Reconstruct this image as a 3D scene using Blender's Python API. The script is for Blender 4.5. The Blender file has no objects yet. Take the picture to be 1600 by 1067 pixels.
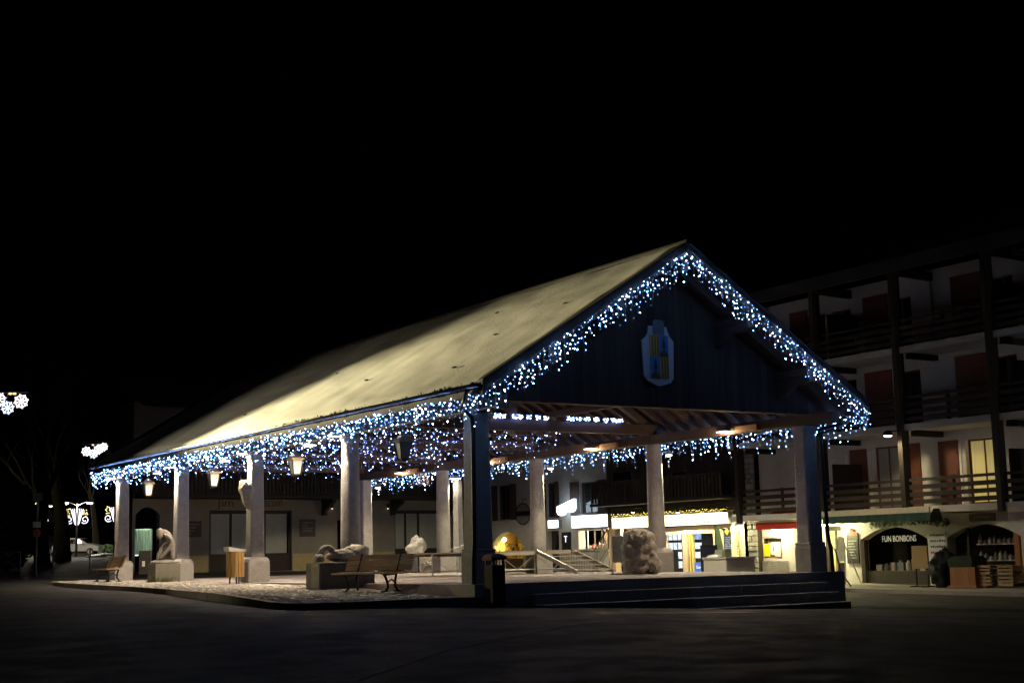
import bpy, bmesh, math, random
import numpy as np
from mathutils import Vector, Matrix, noise
random.seed(7)
R = math.radians
sc = bpy.context.scene
COL = sc.collection

# ------------------------------------------------------------------ camera
YAW, PITCH, ROLL, FPX = 0.5768, 0.1500, -0.0234, 2199.5
CAM = Vector((0.0, 0.0, 0.664))
_F = Vector((math.sin(YAW)*math.cos(PITCH), math.cos(YAW)*math.cos(PITCH), math.sin(PITCH)))
_R0 = Vector((math.cos(YAW), -math.sin(YAW), 0.0))
_U0 = _R0.cross(_F)
_CR, _SR = math.cos(ROLL), math.sin(ROLL)
_RT = _R0*_CR + _U0*_SR
_UP = _U0*_CR - _R0*_SR
cam_d = bpy.data.cameras.new('camera'); cam = bpy.data.objects.new('camera', cam_d); COL.objects.link(cam)
m = Matrix((_RT, _UP, -_F)).transposed().to_4x4(); m.translation = CAM
cam.matrix_world = m
cam_d.sensor_width = 36.0; cam_d.lens = FPX/1600*36.0
cam_d.clip_start = 0.1; cam_d.clip_end = 6000
sc.camera = cam

# ------------------------------------------------------------------ night sky, exposure
w = bpy.data.worlds.new('World'); sc.world = w; w.use_nodes = True
nt = w.node_tree; bg = nt.nodes['Background']
sky = nt.nodes.new('ShaderNodeTexSky'); sky.sky_type = 'NISHITA'; sky.sun_disc = False
sky.sun_elevation = R(-6); sky.sun_rotation = R(200)
nt.links.new(sky.outputs[0], bg.inputs[0]); bg.inputs[1].default_value = 0.05
vs = sc.view_settings
vs.view_transform = 'Standard'; vs.look = 'None'; vs.exposure = 0; vs.gamma = 1; vs.use_curve_mapping = False
cy = sc.cycles
cy.use_denoising = True; cy.use_light_tree = True
cy.max_bounces = 5; cy.diffuse_bounces = 3; cy.glossy_bounces = 3; cy.transmission_bounces = 5
cy.sample_clamp_indirect = 3.0; cy.caustics_reflective = False; cy.caustics_refractive = False

# ------------------------------------------------------------------ pixel rays of the survey photograph (to find real places)
def ray(px, py):
    return _F*FPX + _RT*(px-800.0) + _UP*(533.5-py)
def on_z(px, py, z):
    d = ray(px, py); return CAM + d*((z-CAM.z)/d.z)
def on_x(px, py, x):
    d = ray(px, py); return CAM + d*((x-CAM.x)/d.x)
def on_y(px, py, y):
    d = ray(px, py); return CAM + d*((y-CAM.y)/d.y)
def at_depth(px, py, z):
    d = ray(px, py); h = Vector((math.sin(YAW), math.cos(YAW), 0)); return CAM + d*(z/d.dot(h))

# ------------------------------------------------------------------ materials
MATS = {}
def mat(name, col, rough=0.8, var=0.25, scale=6.0, bump=0.0, bscale=None, metal=0.0, emit=None, estr=0.0,
        spec=0.5, stretch=None, rnd=0.0, trans=0.0, alpha=1.0, detail=6.0):
    if name in MATS: return MATS[name]
    m = bpy.data.materials.new(name); m.use_nodes = True
    n = m.node_tree.nodes; l = m.node_tree.links
    b = n['Principled BSDF']
    b.inputs['Roughness'].default_value = rough; b.inputs['Metallic'].default_value = metal
    b.inputs['Specular IOR Level'].default_value = spec
    if trans: b.inputs['Transmission Weight'].default_value = trans
    if alpha < 1: b.inputs['Alpha'].default_value = alpha
    geo = n.new('ShaderNodeNewGeometry')
    vec = geo.outputs['Position']
    if stretch:
        mp = n.new('ShaderNodeVectorMath'); mp.operation = 'MULTIPLY'; mp.inputs[1].default_value = stretch
        l.new(vec, mp.inputs[0]); vec = mp.outputs[0]
    src = None
    if var > 0:
        t = n.new('ShaderNodeTexNoise'); t.inputs['Scale'].default_value = scale; t.inputs['Detail'].default_value = detail
        t.inputs['Roughness'].default_value = 0.65
        l.new(vec, t.inputs['Vector'])
        t2 = n.new('ShaderNodeTexNoise'); t2.inputs['Scale'].default_value = scale*0.13; t2.inputs['Detail'].default_value = 3
        l.new(vec, t2.inputs['Vector'])
        a = n.new('ShaderNodeMath'); a.operation = 'ADD'; l.new(t.outputs['Fac'], a.inputs[0]); l.new(t2.outputs['Fac'], a.inputs[1])
        mr = n.new('ShaderNodeMapRange'); mr.inputs[1].default_value = 0.6; mr.inputs[2].default_value = 1.4
        mr.inputs[3].default_value = 1-var; mr.inputs[4].default_value = 1+var
        l.new(a.outputs[0], mr.inputs[0]); src = mr.outputs[0]
    if rnd > 0:
        oi = n.new('ShaderNodeObjectInfo'); mr2 = n.new('ShaderNodeMapRange')
        mr2.inputs[3].default_value = 1-rnd; mr2.inputs[4].default_value = 1+rnd
        l.new(oi.outputs['Random'], mr2.inputs[0])
        if src is None: src = mr2.outputs[0]
        else:
            mu = n.new('ShaderNodeMath'); mu.operation = 'MULTIPLY'; l.new(src, mu.inputs[0]); l.new(mr2.outputs[0], mu.inputs[1]); src = mu.outputs[0]
    if src is not None:
        vm = n.new('ShaderNodeVectorMath'); vm.operation = 'SCALE'; vm.inputs[0].default_value = col[:3]
        l.new(src, vm.inputs['Scale']); l.new(vm.outputs[0], b.inputs['Base Color'])
    else:
        b.inputs['Base Color'].default_value = (*col[:3], 1)
    if bump > 0:
        tb = n.new('ShaderNodeTexNoise'); tb.inputs['Scale'].default_value = bscale or scale*3; tb.inputs['Detail'].default_value = 5
        l.new(vec, tb.inputs['Vector'])
        bp = n.new('ShaderNodeBump'); bp.inputs['Strength'].default_value = bump; bp.inputs['Distance'].default_value = 0.05
        l.new(tb.outputs['Fac'], bp.inputs['Height']); l.new(bp.outputs[0], b.inputs['Normal'])
    if emit:
        b.inputs['Emission Color'].default_value = (*emit, 1); b.inputs['Emission Strength'].default_value = estr
    MATS[name] = m; return m

def emitter(name, col, strength, attr=None, noise_scale=None, lo=0.5, cam_col=None):
    if name in MATS: return MATS[name]
    m = bpy.data.materials.new(name); m.use_nodes = True
    n = m.node_tree.nodes; l = m.node_tree.links
    for x in list(n): n.remove(x)
    o = n.new('ShaderNodeOutputMaterial'); e = n.new('ShaderNodeEmission')
    e.inputs[0].default_value = (*col, 1); e.inputs[1].default_value = strength
    l.new(e.outputs[0], o.inputs[0])
    if attr:
        a = n.new('ShaderNodeAttribute'); a.attribute_name = attr
        mu = n.new('ShaderNodeMath'); mu.operation = 'MULTIPLY'; mu.inputs[1].default_value = strength
        l.new(a.outputs['Fac'], mu.inputs[0]); l.new(mu.outputs[0], e.inputs[1])
    if noise_scale:
        g = n.new('ShaderNodeNewGeometry'); t = n.new('ShaderNodeTexNoise'); t.inputs['Scale'].default_value = noise_scale
        l.new(g.outputs['Position'], t.inputs['Vector'])
        mr = n.new('ShaderNodeMapRange'); mr.inputs[1].default_value = 0.35; mr.inputs[2].default_value = 0.65
        mr.inputs[3].default_value = lo*strength; mr.inputs[4].default_value = strength
        l.new(t.outputs['Fac'], mr.inputs[0]); l.new(mr.outputs[0], e.inputs[1])
    MATS[name] = m; return m

M_ASPHALT = mat('asphalt', (0.042, 0.041, 0.04), 0.75, 0.45, 7, 0.8, 70, spec=0.25, detail=12)
_n = M_ASPHALT.node_tree.nodes; _l = M_ASPHALT.node_tree.links
_g = _n.new('ShaderNodeNewGeometry'); _t = _n.new('ShaderNodeTexNoise'); _t.inputs['Scale'].default_value = 1.1; _t.inputs['Detail'].default_value = 7
_l.new(_g.outputs['Position'], _t.inputs['Vector'])
_r = _n.new('ShaderNodeMapRange'); _r.inputs[1].default_value = .42; _r.inputs[2].default_value = .62; _r.inputs[3].default_value = .66; _r.inputs[4].default_value = .86
_l.new(_t.outputs['Fac'], _r.inputs[0]); _l.new(_r.outputs[0], _n['Principled BSDF'].inputs['Roughness'])
M_SNOW = mat('snow', (0.78, 0.78, 0.78), 0.85, 0.07, 3, 0.3, 20)
M_STONE = mat('pillar_granite', (0.44, 0.42, 0.405), 0.85, 0.36, 4, 0.7, 30)
M_STONE2 = mat('sculpture_stone', (0.46, 0.42, 0.36), 0.9, 0.4, 9, 1.0, 22)
M_SLAB = mat('step_stone', (0.46, 0.44, 0.42), 0.8, 0.3, 6, 0.35, 30, rnd=0.14)
M_FLOOR = mat('hall_floor', (0.34, 0.30, 0.285), 0.7, 0.22, 5, 0.15, 30, rnd=0.10)
M_SETT = mat('granite_setts', (0.40, 0.37, 0.33), 0.7, 0.3, 9, 0.5, 30, rnd=0.28)
M_JOINT = mat('sett_bedding', (0.12, 0.11, 0.10), 0.95, 0.3, 20, 0.3)
M_KERB = mat('kerb_granite', (0.30, 0.285, 0.265), 0.8, 0.25, 8, 0.4, rnd=0.14)
M_WOODD = mat('dark_stained_wood', (0.062, 0.042, 0.032), 0.75, 0.4, 5, 0.4, 12, stretch=(6, 6, 1), rnd=0.3)
M_WOODR = mat('rafter_wood', (0.085, 0.045, 0.032), 0.7, 0.3, 4, 0.3, 12, stretch=(4, 1, 4), rnd=0.2)
M_WOODB = mat('beam_wood', (0.075, 0.045, 0.032), 0.7, 0.35, 4, 0.4, 12, stretch=(4, 1, 4), rnd=0.15)
M_BENCH = mat('bench_slats', (0.42, 0.29, 0.17), 0.55, 0.3, 8, 0.25, 20, stretch=(5, 1, 5), rnd=0.15)
M_BIN = mat('bin_slats', (0.42, 0.24, 0.08), 0.55, 0.3, 8, 0.2, 20, stretch=(5, 5, 1), rnd=0.18)
M_IRON = mat('cast_iron', (0.022, 0.021, 0.022), 0.5, 0.3, 20, 0.2, metal=0.6)
M_ZINC = mat('zinc_gutter', (0.42, 0.43, 0.45), 0.42, 0.2, 8, 0.1, metal=0.9)
M_GALV = mat('galvanised_steel', (0.5, 0.47, 0.43), 0.5, 0.2, 15, 0.05, metal=0.6)
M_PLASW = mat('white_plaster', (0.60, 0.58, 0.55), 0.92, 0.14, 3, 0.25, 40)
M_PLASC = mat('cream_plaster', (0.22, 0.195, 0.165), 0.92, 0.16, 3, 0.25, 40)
M_PLASG = mat('grey_plaster', (0.52, 0.50, 0.48), 0.92, 0.18, 3, 0.3, 40)
M_SHUT = mat('shutter_wood', (0.15, 0.045, 0.026), 0.7, 0.3, 6, 0.2, stretch=(5, 5, 1), rnd=0.15)
M_CHALET = mat('chalet_wood', (0.024, 0.017, 0.012), 0.75, 0.4, 5, 0.3, 14, stretch=(6, 6, 1), rnd=0.25)
M_GLASSD = mat('dark_window_glass', (0.02, 0.021, 0.024), 0.08, 0, 1, spec=0.8)
M_CURT = mat('net_curtain', (0.32, 0.33, 0.31), 0.9, 0.2, 12, 0.2, stretch=(1, 8, 0.4))
M_DARK = mat('dark_interior', (0.02, 0.017, 0.015), 0.9, 0.2, 4)
M_ROOFT = mat('roof_slates', (0.035, 0.034, 0.036), 0.7, 0.3, 6, 0.3)
M_BARK = mat('bark', (0.085, 0.08, 0.05), 0.95, 0.4, 10, 0.8, 20, stretch=(2, 2, 0.5))
M_PLANT = mat('foliage', (0.045, 0.075, 0.03), 0.8, 0.4, 10)
M_DARKBOX = mat('dark_stone_box', (0.075, 0.075, 0.08), 0.75, 0.3, 8, 0.3)
M_WHITEP = mat('white_paint', (0.75, 0.74, 0.70), 0.6, 0.08, 5)
M_BLACKP = mat('black_paint', (0.02, 0.02, 0.02), 0.5, 0.2, 8)
M_LANTG = mat('lantern_glass', (0.15, 0.147, 0.145), 0.35, 0.08, 6)

# ------------------------------------------------------------------ mesh builder
ROOTS = {}
class MB:
    def __init__(s): s.v = []; s.f = []
    def add(s, vs, fs):
        o = len(s.v); s.v += [tuple(v) for v in vs]; s.f += [tuple(i+o for i in f) for f in fs]; return s
    def box(s, x0, x1, y0, y1, z0, z1):
        if x0 > x1: x0, x1 = x1, x0
        if y0 > y1: y0, y1 = y1, y0
        return s.add([(x0,y0,z0),(x1,y0,z0),(x1,y1,z0),(x0,y1,z0),(x0,y0,z1),(x1,y0,z1),(x1,y1,z1),(x0,y1,z1)],
              [(0,3,2,1),(4,5,6,7),(0,1,5,4),(1,2,6,5),(2,3,7,6),(3,0,4,7)])
    def cbox(s, c, size, rz=0.0, ch=0.0):
        """box with centre, size, turned about z, with chamfered top edges"""
        hx, hy, hz = size[0]/2, size[1]/2, size[2]/2
        ca, sa = math.cos(rz), math.sin(rz)
        def T(x, y, z): return (c[0]+x*ca-y*sa, c[1]+x*sa+y*ca, c[2]+z)
        if ch <= 0:
            P = [(-hx,-hy,-hz),(hx,-hy,-hz),(hx,hy,-hz),(-hx,hy,-hz),(-hx,-hy,hz),(hx,-hy,hz),(hx,hy,hz),(-hx,hy,hz)]
            return s.add([T(*p) for p in P], [(0,3,2,1),(4,5,6,7),(0,1,5,4),(1,2,6,5),(2,3,7,6),(3,0,4,7)])
        rings = [(hx,hy,-hz),(hx,hy,hz-ch),(hx-ch,hy-ch,hz)]
        P = []
        for (a,b,z) in rings: P += [(-a,-b,z),(a,-b,z),(a,b,z),(-a,b,z)]
        F = [(0,3,2,1),(8,9,10,11)]
        for r in (0,4):
            for i in range(4): F.append((r+i, r+(i+1)%4, r+4+(i+1)%4, r+4+i))
        return s.add([T(*p) for p in P], F)
    def bar(s, p0, p1, w, h, up=(0,0,1)):
        p0, p1 = Vector(p0), Vector(p1); d = (p1-p0).normalized(); u = Vector(up)
        a = d.cross(u)
        if a.length < 1e-4: a = d.cross(Vector((1,0,0)))
        a.normalize(); b = a.cross(d).normalized()
        q = []
        for p in (p0, p1):
            for (i, j) in ((-1,-1),(1,-1),(1,1),(-1,1)): q.append(p + a*(i*w/2) + b*(j*h/2))
        return s.add(q, [(0,1,2,3)[::-1],(4,5,6,7),(0,1,5,4),(1,2,6,5),(2,3,7,6),(3,0,4,7)])
    def tube(s, pts, r, n=6, caps=True):
        pts = [Vector(p) for p in pts]; rr = r if isinstance(r, (list, tuple)) else [r]*len(pts)
        o = len(s.v); prev = None
        for i, p in enumerate(pts):
            d = (pts[min(i+1,len(pts)-1)] - pts[max(i-1,0)])
            d = d.normalized() if d.length > 1e-9 else Vector((0,0,1))
            if prev is None:
                a = d.cross(Vector((0,0,1)))
                if a.length < 1e-3: a = d.cross(Vector((1,0,0)))
            else: a = prev - d*prev.dot(d)
            a.normalize(); prev = a; b = d.cross(a)
            for k in range(n):
                t = 2*math.pi*k/n; s.v.append(tuple(p + (a*math.cos(t) + b*math.sin(t))*rr[i]))
        for i in range(len(pts)-1):
            for k in range(n):
                s.f.append((o+i*n+k, o+i*n+(k+1)%n, o+(i+1)*n+(k+1)%n, o+(i+1)*n+k))
        if caps:
            s.f.append(tuple(o+k for k in range(n))[::-1]); e = o+(len(pts)-1)*n
            s.f.append(tuple(e+k for k in range(n)))
        return s
    def lathe(s, c, prof, n=16, sq=False, rz=0.0):
        """prof: (radius, z) from below up; sq: square section (radius = half side)"""
        if sq: n = 4
        o = len(s.v)
        for (r, z) in prof:
            for k in range(n):
                t = 2*math.pi*k/n + (math.pi/4 if sq else 0) + rz
                q = r*(math.sqrt(2) if sq else 1)
                s.v.append((c[0]+q*math.cos(t), c[1]+q*math.sin(t), c[2]+z))
        for i in range(len(prof)-1):
            for k in range(n):
                s.f.append((o+i*n+k, o+i*n+(k+1)%n, o+(i+1)*n+(k+1)%n, o+(i+1)*n+k))
        s.f.append(tuple(o+k for k in range(n))[::-1]); e = o+(len(prof)-1)*n
        s.f.append(tuple(e+k for k in range(n)))
        return s
    def prism(s, poly, axis, a, b):
        """poly of 2d points extruded along axis 'x','y' or 'z' from a to b"""
        def T(p, t):
            return {'x': (t,p[0],p[1]), 'y': (p[0],t,p[1]), 'z': (p[0],p[1],t)}[axis]
        n = len(poly); vs = [T(p,a) for p in poly]+[T(p,b) for p in poly]
        fs = [tuple(range(n))[::-1], tuple(range(n,2*n))]+[(i,(i+1)%n,n+(i+1)%n,n+i) for i in range(n)]
        return s.add(vs, fs)
    def blob(s, c, size, sub=3, amp=0.25, freq=1.6, seed=0, flat=None, rz=0.0):
        bm = bmesh.new(); bmesh.ops.create_icosphere(bm, subdivisions=sub, radius=1)
        ca, sa = math.cos(rz), math.sin(rz)
        V = []
        for v in bm.verts:
            p = v.co.copy(); off = Vector((seed*3.1, seed*1.7, seed*5.3))
            k = 1 + amp*noise.noise(p*freq+off) + amp*0.5*noise.noise(p*freq*2.7+off) + amp*0.35*(.5-abs(noise.noise(p*freq*6+off)))+ amp*0.16*noise.noise(p*freq*14+off)
            p = p*k
            x, y, z = p.x*size[0], p.y*size[1], p.z*size[2]
            if flat is not None and z < flat: z = flat
            V.append((c[0]+x*ca-y*sa, c[1]+x*sa+y*ca, c[2]+z))
        F = [tuple(v.index for v in f.verts) for f in bm.faces]; bm.free()
        return s.add(V, F)
    def build(s, name, material, parent=None, world=True, smooth=False, fix=True):
        me = bpy.data.meshes.new(name)
        vs = s.v
        if parent is not None and world:
            inv = ROOTS.get(parent.name)
            if inv is not None: vs = [tuple(inv @ Vector(v)) for v in vs]
        me.from_pydata(vs, [], s.f)
        if fix:
            bm = bmesh.new(); bm.from_mesh(me); bmesh.ops.recalc_face_normals(bm, faces=bm.faces); bm.to_mesh(me); bm.free()
        if smooth:
            for p in me.polygons: p.use_smooth = True
        me.materials.append(material)
        return link(name, me, parent)

def link(name, me, parent=None):
    o = bpy.data.objects.new(name, me); COL.objects.link(o)
    if parent is not None:
        o.parent = parent
        if parent.name in ROOTS: ROOTS[o.name] = ROOTS[parent.name]
    return o
def thing(name, label, cat, loc=(0,0,0), rz=0.0, group=None):
    o = bpy.data.objects.new(name, None); COL.objects.link(o)
    o.empty_display_size = 0.2
    o.location = loc; o.rotation_euler = (0,0,rz); o['label'] = label; o['category'] = cat
    if group: o['group'] = group
    ROOTS[o.name] = (Matrix.Translation(Vector(loc)) @ Matrix.Rotation(rz, 4, 'Z')).inverted()
    return o
def tag(o, label, cat, group=None):
    o['label'] = label; o['category'] = cat
    if group: o['group'] = group
    return o
def copy_tree(o, parent=None):
    c = o.copy(); COL.objects.link(c); c.parent = parent
    for ch in list(o.children): copy_tree(ch, c)
    return c
def bevel(o, wd=0.02, seg=2, ang=40):
    md = o.modifiers.new('bevel', 'BEVEL'); md.width = wd; md.segments = seg; md.limit_method = 'ANGLE'; md.angle_limit = R(ang); return o
def lamp(name, kind, loc, energy, col, parent=None, target=None, size=0.05, angle=90, blend=0.4):
    d = bpy.data.lights.new(name, kind); d.energy = energy; d.color = col
    if kind in ('POINT', 'SPOT'): d.shadow_soft_size = size
    if kind == 'SPOT': d.spot_size = R(angle); d.spot_blend = blend
    o = bpy.data.objects.new(name, d); COL.objects.link(o)
    L = Vector(loc)
    q = Matrix.Translation(L)
    if target is not None:
        q = Matrix.Translation(L) @ (Vector(target)-L).to_track_quat('-Z', 'Y').to_matrix().to_4x4()
    if parent is not None:
        o.parent = parent
        inv = ROOTS.get(parent.name)
        if inv is not None: q = inv @ q
    o.matrix_local = q if parent is not None else q
    if parent is None: o.matrix_world = q
    return o
FONT = None
def text_mesh(txt, size, depth=0.006):
    cu = bpy.data.curves.new('lettering', 'FONT'); cu.body = txt; cu.size = size; cu.extrude = depth
    cu.align_x = 'CENTER'; cu.align_y = 'CENTER'; cu.resolution_u = 2
    ob = bpy.data.objects.new('tmp', cu); COL.objects.link(ob)
    dg = bpy.context.evaluated_depsgraph_get()
    me = bpy.data.meshes.new_from_object(ob.evaluated_get(dg))
    bpy.data.objects.remove(ob); me.materials.clear(); return me
def lettering(txt, size, material, parent, loc, width=None, name='lettering'):
    """letters standing in the local x-z plane of parent, facing local -y"""
    me = text_mesh(txt, size); me.materials.append(material)
    xs = [v.co.x for v in me.vertices]; wd = max(xs)-min(xs)
    k = (width/wd) if width else 1.0
    for v in me.vertices:
        x, y, z = v.co; v.co = (x*k, -z, y)
    o = link(name, me, parent); o.location = loc; return o

# ------------------------------------------------------------------ the lie of the ground
CTRL = np.array([(0,0,-.95),(12.8,28.9,-.42),(14.7,54.7,-.07),(17.5,27.5,-.5),(29,27.5,-.97),(38,35,-.9),(40,20,-1.0),(33,50,-.45),
    (36,64,.05),(10,60,.0),(0,30,-.6),(0,70,.35),(17.4,64,.30),(24,63,.15),(36,124,1.5),(10,110,1.3),(-20,120,1.3),(20,15,-.8),
    (45,0,-1.15),(60,60,.2),(14,40,-.17),(17,45,-.25),(17,35,-.4),(22,45,-.5),(22,35,-.7),(17,52,-.2),(20,58,-.05),(-40,20,-.5),(60,140,2.0),(29.5,45,-.6),(-60,200,3),(120,200,4),(120,0,-1),(20,-40,-1.2),(34,30,-.92),(31,36,-.8)], float)
def _k(d): return np.sqrt(d*d+9.0)
_A = _k(np.linalg.norm(CTRL[:,None,:2]-CTRL[None,:,:2], axis=2))
_n = len(CTRL); _B = np.zeros((_n+1,_n+1)); _B[:_n,:_n] = _A; _B[:_n,_n] = 1; _B[_n,:_n] = 1
_W = np.linalg.solve(_B + np.diag([-.6]*_n+[0]), np.append(CTRL[:,2], 0))
def gz(x, y):
    d = _k(np.hypot(CTRL[:,0]-x, CTRL[:,1]-y))
    return float(min(6.0, max(-2.0, d @ _W[:_n] + _W[_n])))

def axis_grid(lo, a, b, hi, fine):
    g = list(np.arange(a, b+1e-6, fine)); s = fine; x = b
    while x < hi: s *= 1.5; x += s; g.append(min(x, hi))
    s = fine; x = a
    while x > lo: s *= 1.5; x -= s; g.insert(0, max(x, lo))
    return g
GX = axis_grid(-2500, -30, 70, 2500, 2.0); GY = axis_grid(-2500, -10, 140, 2500, 2.0)
mb = MB(); mb.v = [(x, y, gz(x, y) if (abs(x) < 300 and abs(y) < 400) else 1.0) for y in GY for x in GX]
nx = len(GX)
mb.f = [(j*nx+i, j*nx+i+1, (j+1)*nx+i+1, (j+1)*nx+i) for j in range(len(GY)-1) for i in range(nx-1)]
ground = mb.build('ground', M_ASPHALT, fix=False, smooth=True); ground['kind'] = 'structure'

# ------------------------------------------------------------------ market hall: measures
XL, XR, Y0, DY = 17.5, 28.25, 28.55, 6.726
YS = [Y0+DY*i for i in range(5)]
XM = (XL+XR)/2; XEL, XER = 16.71, 2*XM-16.71
YF, YB, ZE, ZR = 26.88, 56.9, 4.61, 8.41
SLOPE = (ZR-ZE)/(XM-XEL)
def T(x): return ZR-SLOPE*abs(x-XM)          # top of the snow
ZC = 4.03

# floor of the hall and its steps
plat = MB().box(16.95, 28.80, 27.86, 56.6, -1.4, -0.004).build('hall_platform', M_SLAB); plat['kind'] = 'structure'
nxs, nys = 9, 20
fx = np.linspace(16.97, 28.78, nxs+1); fy = np.linspace(27.88, 56.58, nys+1)
slab_me = None
for i in range(nxs):
    for j in range(nys):
        if slab_me is None:
            o = MB().box(-(fx[1]-fx[0])/2+.006, (fx[1]-fx[0])/2-.006, -(fy[1]-fy[0])/2+.006, (fy[1]-fy[0])/2-.006, -.02, .006).build('floor_slab', M_FLOOR, plat, world=False)
            slab_me = o.data
        else: o = link('floor_slab', slab_me, plat)
        o.location = ((fx[i]+fx[i+1])/2, (fy[j]+fy[j+1])/2, random.uniform(-.003, .003))
for k in range(1, 4):
    zt = -.25*k; y0 = 27.86-.38*k; x1 = 27.80+.004*k
    xs = [18.35]+[18.35+(x1-18.35)*(i+random.uniform(-.12,.12))/6 for i in range(1,6)]+[x1]
    for a, b in zip(xs, xs[1:]):
        bevel(MB().box(a+.004, b-.004, y0, 27.86 if b < x1-.01 else 27.86, -1.5, zt+random.uniform(-.004,.004)).build('step', M_SLAB, plat), .012)

# ------------------------------------------------------------------ cobbled pavement along the left side
def cob_z(x, y):
    return float(np.interp(y, [27, 28.5, 34, 40, 48, 54, 60], [-.31, -.28, -.10, -.03, 0., .03, .05])) - 0.012*max(0, 16-x)
def kerb_x(y): return 12.8+(y-28.9)*.0756
def front_y(x): return 27.9+(17.2-x)/4.4
pav = MB()
ys = np.linspace(27.5, 57.2, 60)
rowv = []
for y in ys:
    for t in np.linspace(0, 1, 8):
        x = kerb_x(y)+.05+t*(16.96-kerb_x(y)-.05); yy = max(y, front_y(x)+.05) if y < 29 else y
        pav.v.append((x, yy, cob_z(x, yy)-.03))
for j in range(len(ys)-1):
    for i in range(7): pav.f.append((j*8+i, j*8+i+1, (j+1)*8+i+1, (j+1)*8+i))
pavement = pav.build('pavement', M_JOINT, fix=False); pavement['kind'] = 'structure'
kp = [(17.25, 27.89)]+[(17.2-4.4*t, 27.9+1.0*t) for t in np.linspace(.02, .9, 6)]+[(12.95, 29.25)]+[(kerb_x(y), y) for y in np.linspace(29.6, 54.7, 26)]+[(15.3,55.5),(16.0,56.1),(16.9,56.6)]
for (a, b) in zip(kp, kp[1:]):
    a3 = Vector((a[0], a[1], cob_z(*a)-.11)); b3 = Vector((b[0], b[1], cob_z(*b)-.11)); d = (b3-a3).normalized()*.004
    bevel(MB().bar(a3+d, b3-d, .18, .26).build('kerb_stone', M_KERB, pavement), .02)
S = .205; setts = []
y = 27.95
r_ = 0
while y < 56.4:
    x = 16.86-random.uniform(0, S)
    while x > kerb_x(y)+.2:
        if y > front_y(x)+.2: setts.append((x+random.uniform(-.008,.008), y+random.uniform(-.008,.008)))
        x -= S
    y += S; r_ += 1
setts.sort(key=lambda p: .5454*p[0]+.838*p[1])
near, far = setts[:300], setts[300:]
so = MB().cbox((0,0,0), (.188,.188,.08), 0, .022)
sett_o = None
for (x, y) in near:
    if sett_o is None:
        sett_o = so.build('sett', M_SETT, pavement, world=False); o = sett_o
    else: o = link('sett', sett_o.data, pavement)
    o.location = (x, y, cob_z(x, y)-.03+random.uniform(-.006,.010)); o.rotation_euler = (random.uniform(-.03,.03), random.uniform(-.03,.03), random.uniform(-.14,.14))
mb = MB()
for (x, y) in far:
    mb.cbox((x, y, cob_z(x, y)-.03+random.uniform(-.006,.010)), (.188+random.uniform(-.05,.006),.188+random.uniform(-.03,.006),.08), random.uniform(-.14,.14), .022)
o = mb.build('setts', mat('granite_setts_far', (0.40, 0.37, 0.33), 0.7, 0.45, 5, 0.5, 30), pavement, fix=False); o['kind'] = 'stuff'

# ------------------------------------------------------------------ market hall
hall = thing('market_hall', 'open stone-pillared market hall with snowy gable roof draped in white lights', 'market hall', (XM, Y0, 0))
ROUND = {('L',1), ('R',1), ('R',2), ('R',3)}
M_LBEAM = M_WOODB
for side, X in (('L', XL), ('R', XR)):
    for i, Y in enumerate(YS):
        front = i == 0
        hb, ht = (.275, .235) if front else (.245, .21)
        if (side, i) in ROUND:
            p = MB().lathe((X, Y, 0), [(.275,.6),(.272,1.2),(.262,2.2),(.247,3.3),(.24,3.86),(.265,3.88),(.265,4.0),(.25,ZC)], 28).build('pillar', M_STONE, hall, smooth=False)
            bevel(p, .01, 1, 60)
            for q in p.data.polygons: q.use_smooth = len(q.vertices) == 4
        else:
            hm = hb+(ht-hb)*.5
            p = MB().lathe((X, Y, 0), [(hb,.6),(hm,2.2),(ht,3.8),(ht+.015,3.82),(ht+.015,ZC)], sq=True).build('pillar', M_STONE, hall); bevel(p, .075, 3)
        zb = -.9 if (front and side == 'L') else (-.5 if side == 'L' else -.02)
        h = .36 if not front else .31
        zt = .66 if front else .62
        pl = MB().lathe((X, Y, 0), [(h,zb),(h,zt),(h-.02,zt+.07),((h+hb)/2+.01,zt+.12),(hb+.02,zt+.155)], sq=True).build('plinth', M_STONE, p); bevel(pl, .03, 2)
# carved rough rock corbel fixed on the third left pillar
pr = on_x(385, 770, XL-.38)
corb = MB()
corb.blob((XL-.32, YS[2]-.06, 2.78), (.24,.30,.52), 4, .28, 2.0, 5)
for i, v in enumerate(corb.v):
    z = v[2]; k = 1.0 if z > 2.9 else max(.3, 1-(2.9-z)*.85)
    corb.v[i] = (XL-.22+(v[0]-(XL-.22))*k, YS[2]-.06+(v[1]-YS[2]+.06)*k, min(z, 3.16+.03*math.sin(v[1]*30)))
tag(corb.build('rock_corbel', M_STONE2, None, smooth=True), 'rough hewn rock fixed high on a square pillar above the wooden litter bin', 'stone')

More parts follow.
